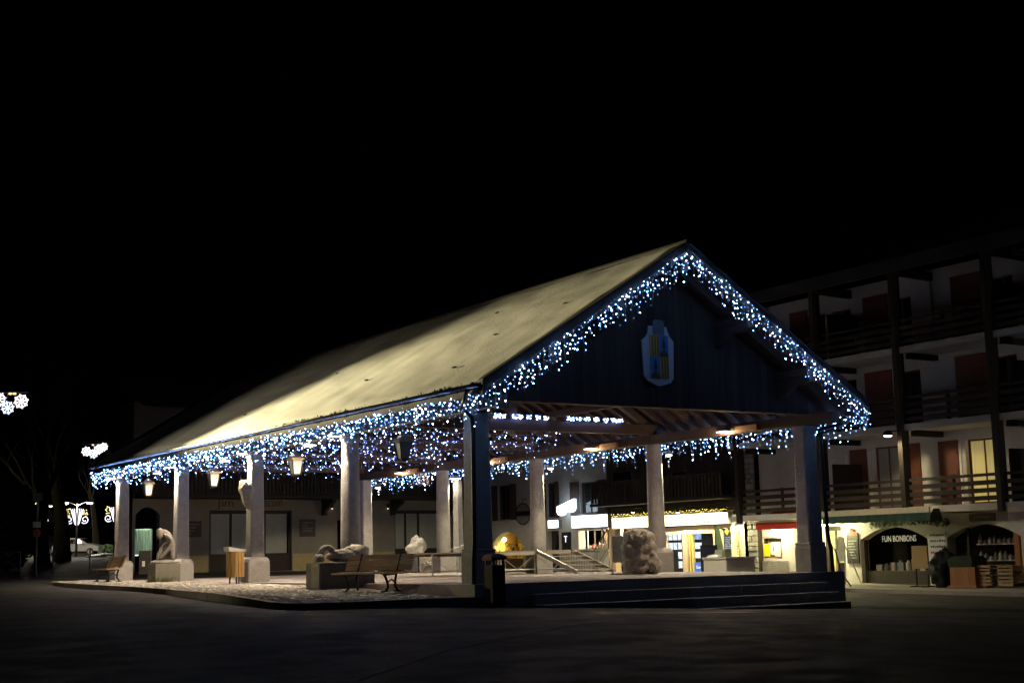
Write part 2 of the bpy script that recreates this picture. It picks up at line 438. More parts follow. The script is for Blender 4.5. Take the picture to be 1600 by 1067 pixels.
# beams, trusses
for nm, X in (('left', XL), ('right', XR)):
    for a, b in zip(YS, YS[1:]+[YB-.4]):
        if b-a < .5: continue
        s0 = YF+.45 if a == YS[0] else a
        bevel(MB().box(X-.15, X+.15, s0+.004, (b if b in YS else b)-.004, ZC, ZC+.30).build('wall_plate', M_LBEAM, hall), .012)
for i, Y in enumerate(YS):
    t = Y
    bevel(MB().box(XL-.55, XR+.55, t-.13, t+.13, ZC+.302, ZC+.62).build('tie_beam', M_WOODB, hall), .012)
    if i > 0:
        bevel(MB().box(XM-.12, XM+.12, t-.12, t+.12, ZC+.625, ZR-.6).build('king_post', M_WOODB, hall), .01)
        for sg in (-1, 1):
            MB().bar((XM+sg*5.0, t, T(XM+5.0)-.62), (XM+sg*.15, t, T(XM+.15)-.62), .2, .2).build('principal_rafter', M_WOODB, hall)
            MB().bar((XM+sg*.1, t, ZC+1.3), (XM+sg*2.2, t, T(XM+2.2)-.72), .15, .15).build('strut', M_WOODB, hall)
for sx in (-4.2, -2.1, 0, 2.1, 4.2):
    zt = T(XM+sx)-.40-(.12 if sx == 0 else 0)
    MB().box(XM+sx-.1, XM+sx+.1, YF+.12, YB-.15, zt-.2, zt).build('purlin', M_WOODB, hall)
# rafters, each its own piece
raf = {}
nr = 46
for sg in (-1, 1):
    for k in range(nr):
        y = YF+.22+(YB-YF-.44)*k/(nr-1)
        if sg not in raf:
            x0, x1 = XM+sg*.05, XM+sg*(XM-XEL-.05)
            q = MB().add([(x0-XM,-.06,T(x0)-.40),(x0-XM,.06,T(x0)-.40),(x1-XM,.06,T(x1)-.40),(x1-XM,-.06,T(x1)-.40),
                          (x0-XM,-.06,T(x0)-.205),(x0-XM,.06,T(x0)-.205),(x1-XM,.06,T(x1)-.205),(x1-XM,-.06,T(x1)-.205)],
                         [(0,1,2,3),(4,5,6,7),(0,1,5,4),(1,2,6,5),(2,3,7,6),(3,0,4,7)])
            o = q.build('rafter', M_WOODR, hall, world=False); raf[sg] = o.data
        else: o = link('rafter', raf[sg], hall)
        o.location = (0, y-Y0, 0)
# roof deck, bargeboards, fascia, gutters
def slope_sheet(sg, y0, y1, dt, db, over=0.0):
    xa, xb = XM, XM+sg*(XM-XEL+over)
    zz = lambda x, d: ZR-SLOPE*abs(x-XM)-d
    return MB().add([(xa,y0,zz(xa,db)),(xb,y0,zz(xb,db)),(xb,y1,zz(xb,db)),(xa,y1,zz(xa,db)),(xa,y0,zz(xa,dt)),(xb,y0,zz(xb,dt)),(xb,y1,zz(xb,dt)),(xa,y1,zz(xa,dt))],
              [(0,1,2,3),(4,5,6,7),(0,1,5,4),(1,2,6,5),(2,3,7,6),(3,0,4,7)])
roof = slope_sheet(-1, YF+.06, YB-.06, .14, .20).build('roof', M_WOODR, hall)
slope_sheet(1, YF+.06, YB-.06, .14, .20).build('roof_slope', M_WOODR, roof)
for sg in (-1, 1):
    for yy in (YF, YB-.06):
        slope_sheet(sg, yy, yy+.055, .01, .36, .05).build('bargeboard', M_WOODD, roof)
        slope_sheet(sg, yy-.03, yy+.20, -.03, .005, .05).build('verge_board', M_ROOFT, roof)
    X = XEL-.02 if sg < 0 else XER+.02
    MB().box(X-.02, X+.02, YF+.06, YB-.06, ZE-.36, ZE-.12).build('fascia', M_WOODD, roof)
    pts = []
    g = MB(); n = 8
    Xg = X+sg*.11
    for yy in (YF+.05, YB-.05):
        for k in range(n+1):
            a = math.pi+math.pi*k/n; g.v.append((Xg+.085*math.cos(a), yy, ZE-.10+.085*math.sin(a)))
    for k in range(n): g.f.append((k, k+1, n+1+k+1, n+1+k))
    go = g.build('gutter', M_ZINC, roof, smooth=True); md = go.modifiers.new('thick', 'SOLIDIFY'); md.thickness = .006
    for k in range(18):
        yy = YF+.6+k*1.68
        MB().tube([(Xg+.1*math.cos(math.pi+math.pi*j/6), yy, ZE-.10+.1*math.sin(math.pi+math.pi*j/6)) for j in range(7)], .008, 4).build('gutter_bracket', M_ZINC, go)
# snow on both slopes
def snow_slope(sg):
    mb = MB(); NX, NY = 44, 200
    half = XM-XEL
    ya, yb = YF+.17, YB-.12
    for j in range(NY+1):
        for i in range(NX+1):
            t = i/NX; x = XM+sg*half*t; y = ya+(yb-ya)*j/NY
            n1 = noise.noise(Vector((x*.55, y*.28, 3.3)))*.085+noise.noise(Vector((x*1.7, y*.9, 1.3)))*.04+noise.noise(Vector((x*5, y*4, 2.3)))*.012
            e = 1.0
            if j in (0, NY): e = 0.25; y += noise.noise(Vector((x*2.2, 1, 7)))*.10+noise.noise(Vector((x*7, 2, 7)))*.05
            if i == NX: e = .3; x -= sg*(.02+abs(noise.noise(Vector((3, y*1.6, 7))))*.12+abs(noise.noise(Vector((5, y*7, 7))))*.08)
            if j in (1, NY-1) or i == NX-1: e = min(e, .85)
            z = T(x)-.14+(.135+n1)*e
            mb.v.append((x, y, z))
    for j in range(NY):
        for i in range(NX): mb.f.append((j*(NX+1)+i, j*(NX+1)+i+1, (j+1)*(NX+1)+i+1, (j+1)*(NX+1)+i))
    return mb
snow_slope(-1).build('snow', M_SNOW, roof, smooth=True)
snow_slope(1).build('snow', M_SNOW, roof, smooth=True)
# moss and grit showing along the eave and verge, and a few dark pits in the snow
mo = MB(); M_MOSS = mat('roof_moss', (.05,.048,.03), .95, .4, 12)
for k in range(2600):
    if random.random() < .75: x, y = XEL+random.uniform(-.02,.14), random.uniform(YF+.2, YB-.2)
    else: x = random.uniform(XEL, XM-.3); y = YF+.20+random.uniform(-.06,.10)
    if noise.noise(Vector((x*3, y*2.1, 4))) < -.12: continue
    q = Vector((x, y, T(x)-.13)); l = random.uniform(.03,.12); d = Vector((random.uniform(-.7,.3), random.uniform(-.6,.6), 1)).normalized()*l; w_ = Vector((random.uniform(-1,1), random.uniform(-1,1), 0)).normalized()*l*.35
    mo.add([q-w_, q+w_, q+d], [(0,1,2)])
o = mo.build('moss_fringe', M_MOSS, roof, fix=False); o['kind'] = 'stuff'
for (x, y) in ((17.9, 30.2), (19.6, 30.9), (20.6, 29.1), (21.5, 33.8), (18.6, 36.4), (19.9, 41.0), (18.2, 44.6), (21.0, 46.5)):
    MB().blob((x, y, T(x)-.0), (.05,.11,.025), 2, .4, 2, x).build('snow_pit', M_MOSS, roof, smooth=True)
MB().tube([(XM, YF-.03, ZR+.0), (XM, YB, ZR+.0)], .07, 8).build('ridge_cap', M_ROOFT, roof)

# front gable of upright boards
gable = MB().box(XL-.3, XR+.3, Y0-.20, Y0-.02, ZC+.35, ZC+.60).build('gable_wall', M_WOODD, hall)
pw = .215; x = XL-.45; pk = 0
while x < XR+.45:
    a, b = x+.004, x+pw-.004; off = random.uniform(0, .012)
    def top(q): return T(q)-.42
    if min(top(a), top(b)) > ZC+.45:
        zb = ZC+.30+random.uniform(-.012,.012)
        pts = [(a, zb), (b, zb), (b, top(b))]
        if a < XM < b: pts.append((XM, top(XM)))
        pts.append((a, top(a)))
        MB().prism(pts, 'y', Y0-.235-off, Y0-.205).build('plank', M_WOODD, gable)
    x += pw
# carved brackets that carry the roof overhang
for sx in (-4.2, -2.1, 2.1, 4.2):
    X = XM+sx; z = T(X)-.62
    MB().prism([(Y0-.24, z), (YF+.12, z), (YF+.12, z-.12), (YF+.4, z-.20), (YF+.75, z-.22), (Y0-.6, z-.42), (Y0-.24, z-.5)], 'x', X-.09, X+.09).build('roof_bracket', M_WOODD, gable)
# downpipes on the two front pillars
for X, xs in ((XL, -1), (XR, 1)):
    dp = MB().tube([(XEL-.13 if xs < 0 else XER+.13, YF+.5, ZE-.2), (XEL-.05 if xs < 0 else XER+.05, YF+.9, ZE-.55), (X+xs*.30, Y0-.28, 3.9), (X+xs*.29, Y0-.33, 3.6), (X+xs*.33, Y0-.36, 1.0), (X+xs*.38, Y0-.40, .6), (X+xs*.40, Y0-.42, -.45 if xs < 0 else -.2)], .055, 10)
    dp.build('downpipe', mat('painted_downpipe', (.03,.03,.033), .4, .1, 5), hall, smooth=True)
cb = MB().tube([(XR+.30, Y0-.30, 3.9), (XR+.34, Y0-.33, 2.2), (XR+.38, Y0-.36, .8), (XR+.50, Y0-.46, .55), (XR+.6, Y0-.5, .0), (XR+.85, Y0-.62, -.42)], .022, 6).build('cable', M_GALV, hall, smooth=True)

# ------------------------------------------------------------------ coat of arms on the gable
def W(px, py): return on_y(px, py, Y0-.26)
c0 = W(1028, 558)
arms = thing('coat_of_arms', 'painted heraldic shield on pale cartouche fixed to the dark plank gable', 'coat of arms', c0)
M_ARMW = mat('pale_cartouche', (.72,.74,.78), .7, .12, 6); M_GOLD = mat('arms_gold', (.75,.50,.12), .6, .15, 9); M_RED = mat('arms_red', (.30,.12,.03), .6, .1, 9)
M_BLUE = mat('arms_blue', (.10,.26,.62), .6, .12, 9); M_GRN = mat('arms_green', (.02,.08,.07), .7, .2, 9); M_MOUND = mat('arms_mound', (.09,.10,.03), .8, .2, 9)
prof = [(-.10,.80),(-.30,.80),(-.34,.62),(-.42,.50),(-.54,.42),(-.50,-.50),(-.40,-.62),(-.10,-.74),(0,-.76),(.10,-.74),(.36,-.66),(.46,-.54),(.50,.42),(.38,.54),(.32,.66),(.28,.80),(.10,.80)]
MB().prism(prof, 'y', -.05, 0).build('cartouche', M_ARMW, arms, world=False)
MB().prism([(-.18,.58),(.18,.58),(.18,.92),(.12,.97),(-.12,.97),(-.18,.92)], 'y', -.075, -.052).build('helm_block', mat('helm_grey', (.16,.18,.20), .6, .2, 8), arms, world=False)
def quarter(nm, x0, x1, z0, z1, kind):
    if kind == 'bars':
        q = MB().box(x0, x1, -.07, -.052, z0, z1).build(nm, M_GOLD, arms, world=False)
        for k in range(3):
            a = x0+(x1-x0)*(k+.62)/3.4; MB().box(a, a+.045, -.078, -.072, z0+.01, z1-.01).build('stripe', M_RED, q, world=False)
    else:
        q = MB().box(x0, x1, -.07, -.052, z0, z1).build(nm, M_BLUE, arms, world=False)
        cx = (x0+x1)/2; h = z1-z0
        MB().prism([(x0+.01,z0),(x1-.01,z0),(x1-.01,z0+.10*h),(cx+.04,z0+.30*h),(cx-.04,z0+.30*h),(x0+.01,z0+.14*h)], 'y', -.080, -.072).build('mound', M_MOUND, q, world=False)
        MB().prism([(cx-.015,z0+.3*h),(cx+.015,z0+.3*h),(cx+.015,z0+.42*h),(cx+.075,z0+.42*h),(cx+.03,z0+.6*h),(cx+.055,z0+.6*h),(cx,z0+.93*h),(cx-.055,z0+.6*h),(cx-.03,z0+.6*h),(cx-.075,z0+.42*h),(cx-.015,z0+.42*h)], 'y', -.088, -.082).build('fir_tree', M_GRN, q, world=False)
quarter('quarter', -.30, .0, .0, .56, 'bars'); quarter('quarter', .004, .30, .0, .56, 'tree')
quarter('quarter', -.30, .0, -.56, -.004, 'tree'); quarter('quarter', .004, .30, -.56, -.004, 'bars')

# ------------------------------------------------------------------ icicle light strings
M_LED = emitter('led_bulbs', (0.25, 0.47, 1.0), 31.0, attr='glow')
M_LEDV = emitter('led_bulbs_violet', (0.27, 0.40, 1.0), 19.0, attr='glow')
M_LEDW = emitter('led_bulbs_warm', (1.0, 0.50, 0.22), 2.2, attr='glow')
M_WIRE = mat('light_wire', (.25,.27,.30), .6, 0, 1)
class Garland:
    def __init__(s): s.v = []; s.f = []; s.g = []; s.w = MB()
    def bulb(s, p, r, g):
        o = len(s.v)
        for d in ((1,0,0),(-1,0,0),(0,1,0),(0,-1,0),(0,0,1),(0,0,-1)): s.v.append((p[0]+d[0]*r, p[1]+d[1]*r, p[2]+d[2]*r)); s.g.append(g)
        for a, b, c in ((0,2,4),(2,1,4),(1,3,4),(3,0,4),(2,0,5),(1,2,5),(3,1,5),(0,3,5)): s.f.append((o+a, o+b, o+c))
    def curtain(s, p0, p1, step=.10, lens=(.30,.66,.42,.84,.5,.72,.38), gap=.135, r=.0175, out=(0,0,0), sway=.05, clump=True):
        p0, p1 = Vector(p0), Vector(p1); L = (p1-p0).length; n = max(2, int(L/step))
        s.w.tube([p0, p1], .006, 3, False)
        for k in range(n+1):
            q = p0+(p1-p0)*(k/n); ln = lens[k % len(lens)]*random.uniform(.65, 1.15); q = q+(p1-p0)*(random.uniform(-.5,.5)/n)
            j = Vector((random.uniform(-sway,sway), random.uniform(-sway,sway), 0))
            s.w.tube([q, q+j+Vector((0,0,-ln))], .0028, 3, False)
            d = random.uniform(.0, .14)
            while d < ln:
                t = d/ln; g = random.choice((.03,.06,.12,.25,.5,.9,1.6,2.2)); rr = r*random.uniform(.70, 1.02)*(1.25 if g > 1.5 else 1)
                s.bulb(q+j*t+Vector((random.uniform(-sway,sway), random.uniform(-sway,sway), -d)), rr, g)
                d += gap*random.uniform(.55, 1.6)
    def line(s, pts, gap, r, jit=.02, gain=1.0):
        pts = [Vector(p) for p in pts]; s.w.tube(pts, .005, 3, False)
        for a, b in zip(pts, pts[1:]):
            n = max(1, int((b-a).length/gap))
            for k in range(n):
                p = a+(b-a)*((k+random.random()*.6)/n)
                s.bulb(p+Vector((random.uniform(-jit,jit), random.uniform(-jit,jit), random.uniform(-jit,jit))), r*random.uniform(.8,1.1), gain*random.choice((.06,.15,.4,.9,1.5)))
    def build(s, label, material, group='strings of white lights on the hall'):
        loc = Vector(s.v[0]); t = thing('light_string', label, 'string lights', loc, 0, group)
        me = bpy.data.meshes.new('bulbs'); me.from_pydata([tuple(Vector(v)-loc) for v in s.v], [], s.f)
        at = me.attributes.new('glow', 'FLOAT', 'POINT'); at.data.foreach_set('value', s.g)
        me.materials.append(material)
        b = link('bulbs', me, t); b['kind'] = 'stuff'
        s.w.build('wire', M_WIRE, t, fix=False)
        return t
def swag(a, b, sag, n=10):
    a, b = Vector(a), Vector(b)
    return [a+(b-a)*(i/n)+Vector((0,0,-sag*4*(i/n)*(1-i/n))) for i in range(n+1)]
g = Garland(); g.curtain((XEL-.02, YF+.03, ZE-.28), (XEL-.02, YB, ZE-.28), .075)
g.build('icicle lights hanging along the long gutter on the bench side', M_LED)
g = Garland(); g.curtain((XEL+.02, YF-.05, T(XEL)-.22), (XM, YF-.05, ZR-.22), .085, (.50,.66,.56,.74,.60), .15, .0155); g.build('icicle lights down the left slope of the front gable', M_LED)
g = Garland(); g.curtain((XM+.06, YF-.05, ZR-.25), (XER-.02, YF-.05, T(XER)-.22), .085, (.50,.66,.56,.74,.60), .15, .0155); g.build('icicle lights down the right slope of the front gable', M_LED)
g = Garland(); g.curtain((XER+.02, YF+.03, ZE-.32), (XER+.02, YB, ZE-.32), .085); g.build('icicle lights along the far eave facing the shops', M_LED)
names = ['second', 'third', 'fourth', 'rearmost']
for i in (2, 3, 4):
    g = Garland()
    for dz in range(3): g.curtain((XL+.2, YS[i]-.16-1.1*dz, ZC+.5+.22*dz), (XR-.2, YS[i]-.16-1.1*dz, ZC+.5+.22*dz), .14, (.15,.5,.3,.62,.22,.45), .17, .016, sway=.10)
    for k in range(7):
        xa = XL+.4+k*1.5
        g.line(swag((xa, YS[i]-.2, ZC+.55), (xa+random.uniform(-.6,.6), YS[i]-3.2, ZC+.95), .35), .14, .016, .05)
    g.build('blue-white lights under the hall ceiling on the %s crossbeam' % names[i-1], M_LEDV)
# bright thick rows on the crossbeam behind the gable
g = Garland(); zt = ZC+.62
for (pa, pb) in ((771, 791), (801, 818), (822, 831), (837, 845), (849, 858), (886, 897), (900, 909), (912, 922), (927, 937), (943, 951), (954, 972)):
    a = on_y(pa, 652, YS[1]-.2); b = on_y(pb, 652, YS[1]-.2)
    for k in range(4): g.line([(a.x, YS[1]-.22, zt+.03+.03*k), (b.x, YS[1]-.22, zt+.03+.03*k)], .055, .022, .02, 1.6)
g.build('dense bright light row on the crossbeam behind the front gable', M_LEDV)
# rear gable
g = Garland(); g.curtain((XEL, YB+.02, T(XEL)-.3), (XM, YB+.02, ZR-.3), .14); g.curtain((XM, YB+.02, ZR-.3), (XER, YB+.02, T(XER)-.3), .14)
g.build('icicle lights on the rear gable at the left end of the roof', M_LED)
# warm little bell of lights hanging at the back
pb = at_depth(660, 747, 64); g = Garland()
for k in range(60):
    u = random.random(); a = random.uniform(0, 6.28); rr = .27*(1-.55*u*u)
    g.bulb((pb.x+rr*math.cos(a), pb.y+rr*math.sin(a), pb.z-.30+.58*u), .024, random.choice((.5,.8,1.1)))
g.w.tube([(pb.x, pb.y, pb.z+.25), (pb.x, pb.y, pb.z+1.0)], .008, 4)
for k in range(9):
    a = k*.7; g.w.tube([(pb.x+.27*math.cos(a), pb.y+.27*math.sin(a), pb.z-.3), (pb.x+.22*math.cos(a), pb.y+.22*math.sin(a), pb.z+.0), (pb.x, pb.y, pb.z+.27)], .006, 3)
g.build('small warm yellow bell of lights hanging at the back of the hall', M_LEDW)

# ------------------------------------------------------------------ lamps of the hall
WARM = (1.0, .79, .54)
M_LAMP = emitter('lamp_glass', (1.0, .86, .62), 14.0)
M_LAMPS = emitter('lamp_glass_small', (1.0, .88, .66), 22.0)
M_FIX = mat('lamp_housing', (.32,.32,.31), .45, .1, 8, metal=.7)
PN = {0: 'front', 1: 'second', 2: 'third', 3: 'fourth', 4: 'rearmost'}
# down-lights beside the left pillars
for i in (1, 2, 3, 4):
    Y = YS[i]; X = XL-.44
    t = thing('pillar_spotlight', 'small white spotlight shining down the street face of the %s left pillar' % PN[i], 'spotlight', (X, Y, 4.0), 0, 'spotlights at the left pillars')
    MB().cbox((X, Y+.02, 4.06), (.30,.22,.10), 0, .03).build('housing', M_FIX, t)
    MB().cbox((X, Y+.02, 4.0), (.26,.18,.012)).build('lens', M_LAMP, t)
    MB().bar((X+.14, Y+.02, 4.08), (XL-.15, Y+.02, 4.16), .04, .04).build('arm', M_FIX, t)
    lamp('spot', 'SPOT', (X, Y+.02, 3.97), 560, WARM, t, (XL-.30, Y, 1.5), .05, 130, .6)
# pale timber strut at the rear left pillar
# flood lights in the middle of each bay
for side, X in (('left', XL), ('right', XR)):
    for i in range(4):
        Y = (YS[i]+YS[i+1])/2; sg = 1 if side == 'right' else -1
        if side == 'left' and i == 0: continue
        xx = X-.33 if side == 'right' else X-.02
        zz = ZC+.06 if side == 'right' else ZC-.09
        where = ('bench-side beam' if side == 'left' else 'shop-side beam')
        t = thing('flood_light', 'small lit floodlight under the %s, %s bay from the front' % (where, ['first','second','third','fourth'][i]), 'floodlight', (xx, Y-.35, zz), 0, 'floodlights under the beams')
        yy = Y-.35 if side == 'right' else Y-.8
        MB().cbox((xx, yy, zz+.06), (.24,.40,.07), 0, .02).build('housing', M_FIX, t)
        MB().cbox((xx, yy, zz+.012), (.20,.36,.02)).build('lens', M_LAMP, t)
        if side == 'right':
            MB().bar((xx+.08, yy, zz+.08), (X-.15, yy, zz+.12), .04, .04).build('arm', M_FIX, t)
            MB().cbox((X-.20, yy-.9, ZC+.12), (.10,.9,.16)).build('lamplit_patch', mat('lamplit_timber', (.42,.20,.08), .7, .2, 6), t)  # added block; the lamp's orange glow on the beam is in its colour
            lamp('bulb', 'POINT', (xx, yy, zz-.06), 100, (1,.68,.36), t, None, .06); lamp('spot', 'SPOT', (xx, yy, zz-.05), 330, WARM, t, (xx-1.2, yy, 0), .06, 150, .5)
        else:
            MB().box(xx-.02, xx+.02, yy-.05, yy+.05, zz+.09, ZC+.01).build('arm', M_FIX, t)
            lamp('spot', 'SPOT', (xx, yy, zz-.02), 1150, WARM, t, (xx-.1, yy, 0), .06, 155, .5)
# lamps on bent pipes behind the right columns
for i in (1, 2, 3, 4):
    Y = YS[i]; X = XR+.31; zt = 3.72
    t = thing('pipe_lamp', 'little lamp on a bent white pipe behind the %s right column' % PN[i], 'lamp', (X, Y, zt), 0, 'lamps on bent pipes at the right columns')
    MB().tube([(X-.04, Y, 1.9), (X-.03, Y, 3.4), (X-.01, Y, zt-.04), (X+.06, Y, zt+.07), (X+.22, Y, zt+.09)], .018, 8).build('pipe', M_WHITEP, t, smooth=True)
    MB().lathe((X+.30, Y, zt), [(.05,-.02),(.12,.0),(.13,.05),(.06,.11),(.02,.13)], 14).build('shade', M_FIX, t, smooth=True)
    MB().lathe((X+.30, Y, zt), [(.03,-.06),(.09,-.045),(.10,-.022)], 14).build('bulb', M_LAMPS, t, smooth=True)
    lamp('spot', 'SPOT', (X+.30, Y, zt-.09), 600, (1,.88,.56), t, (X+.85, Y+.3, 0), .03, 154, .12)
# narrow stone post with a strong lamp in front of the rear house
pp = at_depth(717, 890, 66); zg = gz(pp.x, pp.y); zt = at_depth(717, 748, 66).z
t = thing('stone_post', 'narrow tapering stone post brightly lit from its top, just behind the front left pillar', 'post', (pp.x, pp.y, zg))
MB().lathe((pp.x, pp.y, zg), [(.19,0),(.17,1.0),(.155,2.4),(.15,zt-zg-.1)], sq=True, rz=.3).build('shaft', M_STONE, t)
MB().cbox((pp.x-.30, pp.y-.30, zt+.02), (.4,.4,.07), .3, .02).build('lamp_head', M_FIX, t)
MB().cbox((pp.x-.30, pp.y-.30, zt-.022), (.34,.34,.012), .3).build('lens', M_LAMPS, t)
lamp('spot', 'SPOT', (pp.x-.30, pp.y-.30, zt-.05), 110, (1,.85,.62), t, (pp.x-.1, pp.y-.1, 1), .05, 120, .5)

# hanging lanterns
def lantern(Y, label, i):
    X = XL-.02; zt = ZC-.02
    dy = .25
    t = thing('lantern', label, 'lantern', (X, Y+dy, zt), 0, 'four-sided lanterns under the left beam')
    y = Y+dy
    MB().tube([(X, y, zt+.02), (X, y, zt-.20)], .016, 8).build('rod', mat('red_brown_rod', (.25,.10,.06), .5, .1, 5), t)
    c = (X, y, zt-.30)
    MB().lathe(c, [(.20,-.10),(.21,-.075),(.12,.02),(.10,.03),(.10,.06),(.05,.10),(.02,.14)], sq=True).build('roof', mat('lantern_copper', (.42,.34,.24), .42, .2, 10, metal=.5), t)
    MB().lathe(c, [(.105,-.52),(.165,-.102)], sq=True).build('glass', M_LANTG, t)
    for sx in (-1, 1):
        for sy in (-1, 1):
            MB().bar((X+sx*.108, y+sy*.108, c[2]-.53), (X+sx*.17, y+sy*.17, c[2]-.098), .022, .022).build('frame_bar', M_IRON, t)
    MB().lathe(c, [(.03,-.60),(.10,-.555),(.115,-.522)], sq=True).build('base', M_IRON, t)
for i, nm in enumerate(('dark lantern hanging behind the bench, nearest the front pillar', 'pale lantern hanging left of the round column', 'pale lantern hanging left of the pillar with the rock', 'small lantern hanging farthest left, above the glass block')):
    lantern((YS[i]+YS[i+1])/2, nm, i)

# ------------------------------------------------------------------ street lamps beyond the frame that light the square, some added as fill
M_STEEL = mat('mast_steel', (.18,.18,.18), .5, .15, 6, metal=.8)
def mast(x, y, h, label, heads, cat='street lamp'):
    z = gz(x, y)
    t = thing('street_lamp', label, cat, (x, y, z), 0, 'tall street lamps round the square')
    MB().tube([(x, y, z-.1), (x, y, z+1), (x, y, z+h)], [.10,.085,.05], 10).build('mast', M_STEEL, t, smooth=True)
    for (dx, dy, tgt, en, ang, bl, col) in heads:
        hx, hy, hz = x+dx, y+dy, z+h-.05
        MB().tube([(x, y, z+h-.1), (hx, hy, hz+.1)], .035, 8).build('arm', M_STEEL, t)
        MB().cbox((hx, hy, hz+.06), (.5,.28,.10), math.atan2(dy, dx), .03).build('lamp_head', M_FIX, t)
        lamp('spot', 'SPOT', (hx, hy, hz-.02), en, col, t, tgt, .12, ang, bl)
    return t
rm = mast(8.5, 57.0, 6.3, 'tall street lamp beyond the left edge whose beam rakes the snowy roof', [
    (.5, -.4, (17.0, 39.0, 4.5), 80000, 30, 1.0, (1.0, .85, .45)),
    (.5, -.4, (19.5, 36.0, 8.3), 2700, 77, 1.0, (1.0, .86, .58))])
for _c in rm.children:
    if _c.type == 'LIGHT': _c.data.shadow_soft_size = .03
_L = Vector((9.0, 56.6, gz(8.5, 57.0)+6.3-.07-.012)); _e1 = Vector((16.62, 27.5, 4.50)); _e2 = Vector((16.62, 56.5, 4.50))
_d1 = (_e1-_L).normalized(); _d2 = (_e2-_L).normalized(); _dm = (_d1+_d2)*.5
MB().add([_L-_dm*.3, _L+_d1*1.6+Vector((-.25,-.1,0)), _L+_d1*1.6, _L+(_d1+_d2).normalized()*1.6, _L+_d2*1.6, _L+_d2*.6+Vector((0,.3,0))], [(0,1,2,3,4,5)]).build('added_light_shield', M_IRON, rm)  # unseen plate added to keep the roof beam off pillars and benches
mast(36.2, 13.0, 5.2, 'added fill lamp beyond the right edge that dimly lights the hotel', [(.4, .5, (41.5, 37.0, 8.0), 1050, 50, .8, (1.0, .93, .85))])  # unseen lamp added as fill light for the hotel walls
mast(1.0, 46.0, 6.5, 'street lamp beyond the left edge that lights the kerb, second head added for the bench', [(.5, -.2, (7.0, 48.0, 0), 700, 84, .9, (1.0, .76, .45)), (.5, -.3, (16.2, 33.5, .2), 2600, 24, 1.0, (1.0, .80, .52))])  # second head is an addition, there to brighten the bench
_p = at_depth(-140, 870, 84)
mast(_p.x, _p.y, 6.5, 'added fill lamp beyond the left edge that lights the tree trunks', [(.5, .2, at_depth(100, 850, 100), 330, 80, .8, (1.0, .85, .6))])  # lamp out of view, added to brighten trunks, barrier and road

# ------------------------------------------------------------------ facades
class Frame:
    def __init__(s, O, rz):
        s.O = Vector(O); s.rz = rz; s.x = Vector((math.cos(rz), math.sin(rz), 0)); s.y = Vector((-math.sin(rz), math.cos(rz), 0))
    def px(s, px, py, d=0.0):
        r = ray(px, py); k = (d-(CAM-s.O).dot(s.y))/r.dot(s.y); p = CAM+r*k
        return (p-s.O).dot(s.x), p.z-s.O.z
    def rect(s, a, d=0.0):
        """pixel box (x0, x1, ytop, ybottom) -> u0, u1, z0, z1 on the plane at depth d"""
        x0, x1, yt, yb = a; xm, ym = (x0+x1)/2, (yt+yb)/2
        return s.px(x0, ym, d)[0], s.px(x1, ym, d)[0], s.px(xm, yb, d)[1], s.px(xm, yt, d)[1]
    def world(s, u, d, z): p = s.O+s.x*u+s.y*d; return Vector((p.x, p.y, s.O.z+z))
def wall(mb, u0, u1, z0, z1, holes, th=.35, d0=0.0):
    """front skin with openings (a,b,z0,z1[,rise]) and their reveals"""
    us = sorted({u0, u1, *[h[0] for h in holes], *[h[1] for h in holes]}); us = [u for u in us if u0-1e-6 <= u <= u1+1e-6]
    zs = sorted({z0, z1, *[h[2] for h in holes], *[h[3] for h in holes]}); zs = [z for z in zs if z0-1e-6 <= z <= z1+1e-6]
    def q(a, b, c, d): mb.add([a, b, c, d], [(0,1,2,3)])
    for a, b in zip(us, us[1:]):
        for c, d in zip(zs, zs[1:]):
            um, zm = (a+b)/2, (c+d)/2
            if any(h[0] < um < h[1] and h[2] < zm < h[3] for h in holes): continue
            q((a,d0,c),(b,d0,c),(b,d0,d),(a,d0,d))
    for h in holes:
        a, b, c, d = h[:4]; rise = h[4] if len(h) > 4 else 0
        q((a,d0,c),(a,d0+th,c),(a,d0+th,d-rise),(a,d0,d-rise)); q((b,d0,c),(b,d0+th,c),(b,d0+th,d-rise),(b,d0,d-rise)); q((a,d0,c),(b,d0,c),(b,d0+th,c),(a,d0+th,c))
        if rise <= 0: q((a,d0,d),(b,d0,d),(b,d0+th,d),(a,d0+th,d))
        else:
            n = 14; pr = None
            for k in range(n+1):
                t = -1+2*k/n; u = a+(b-a)*k/n; z = d-rise+rise*math.sqrt(max(0, 1-t*t*.999)) if rise > .3*(b-a) else d-rise*t*t
                if pr:
                    q((pr[0],d0,pr[1]),(u,d0,z),(u,d0,d),(pr[0],d0,d)); q((pr[0],d0,pr[1]),(u,d0,z),(u,d0+th,z),(pr[0],d0+th,pr[1]))
                pr = (u, z)
    return mb
def LB(name, material, parent, *boxes):
    mb = MB()
    for b in boxes: mb.box(*b)
    return mb.build(name, material, parent, world=False)
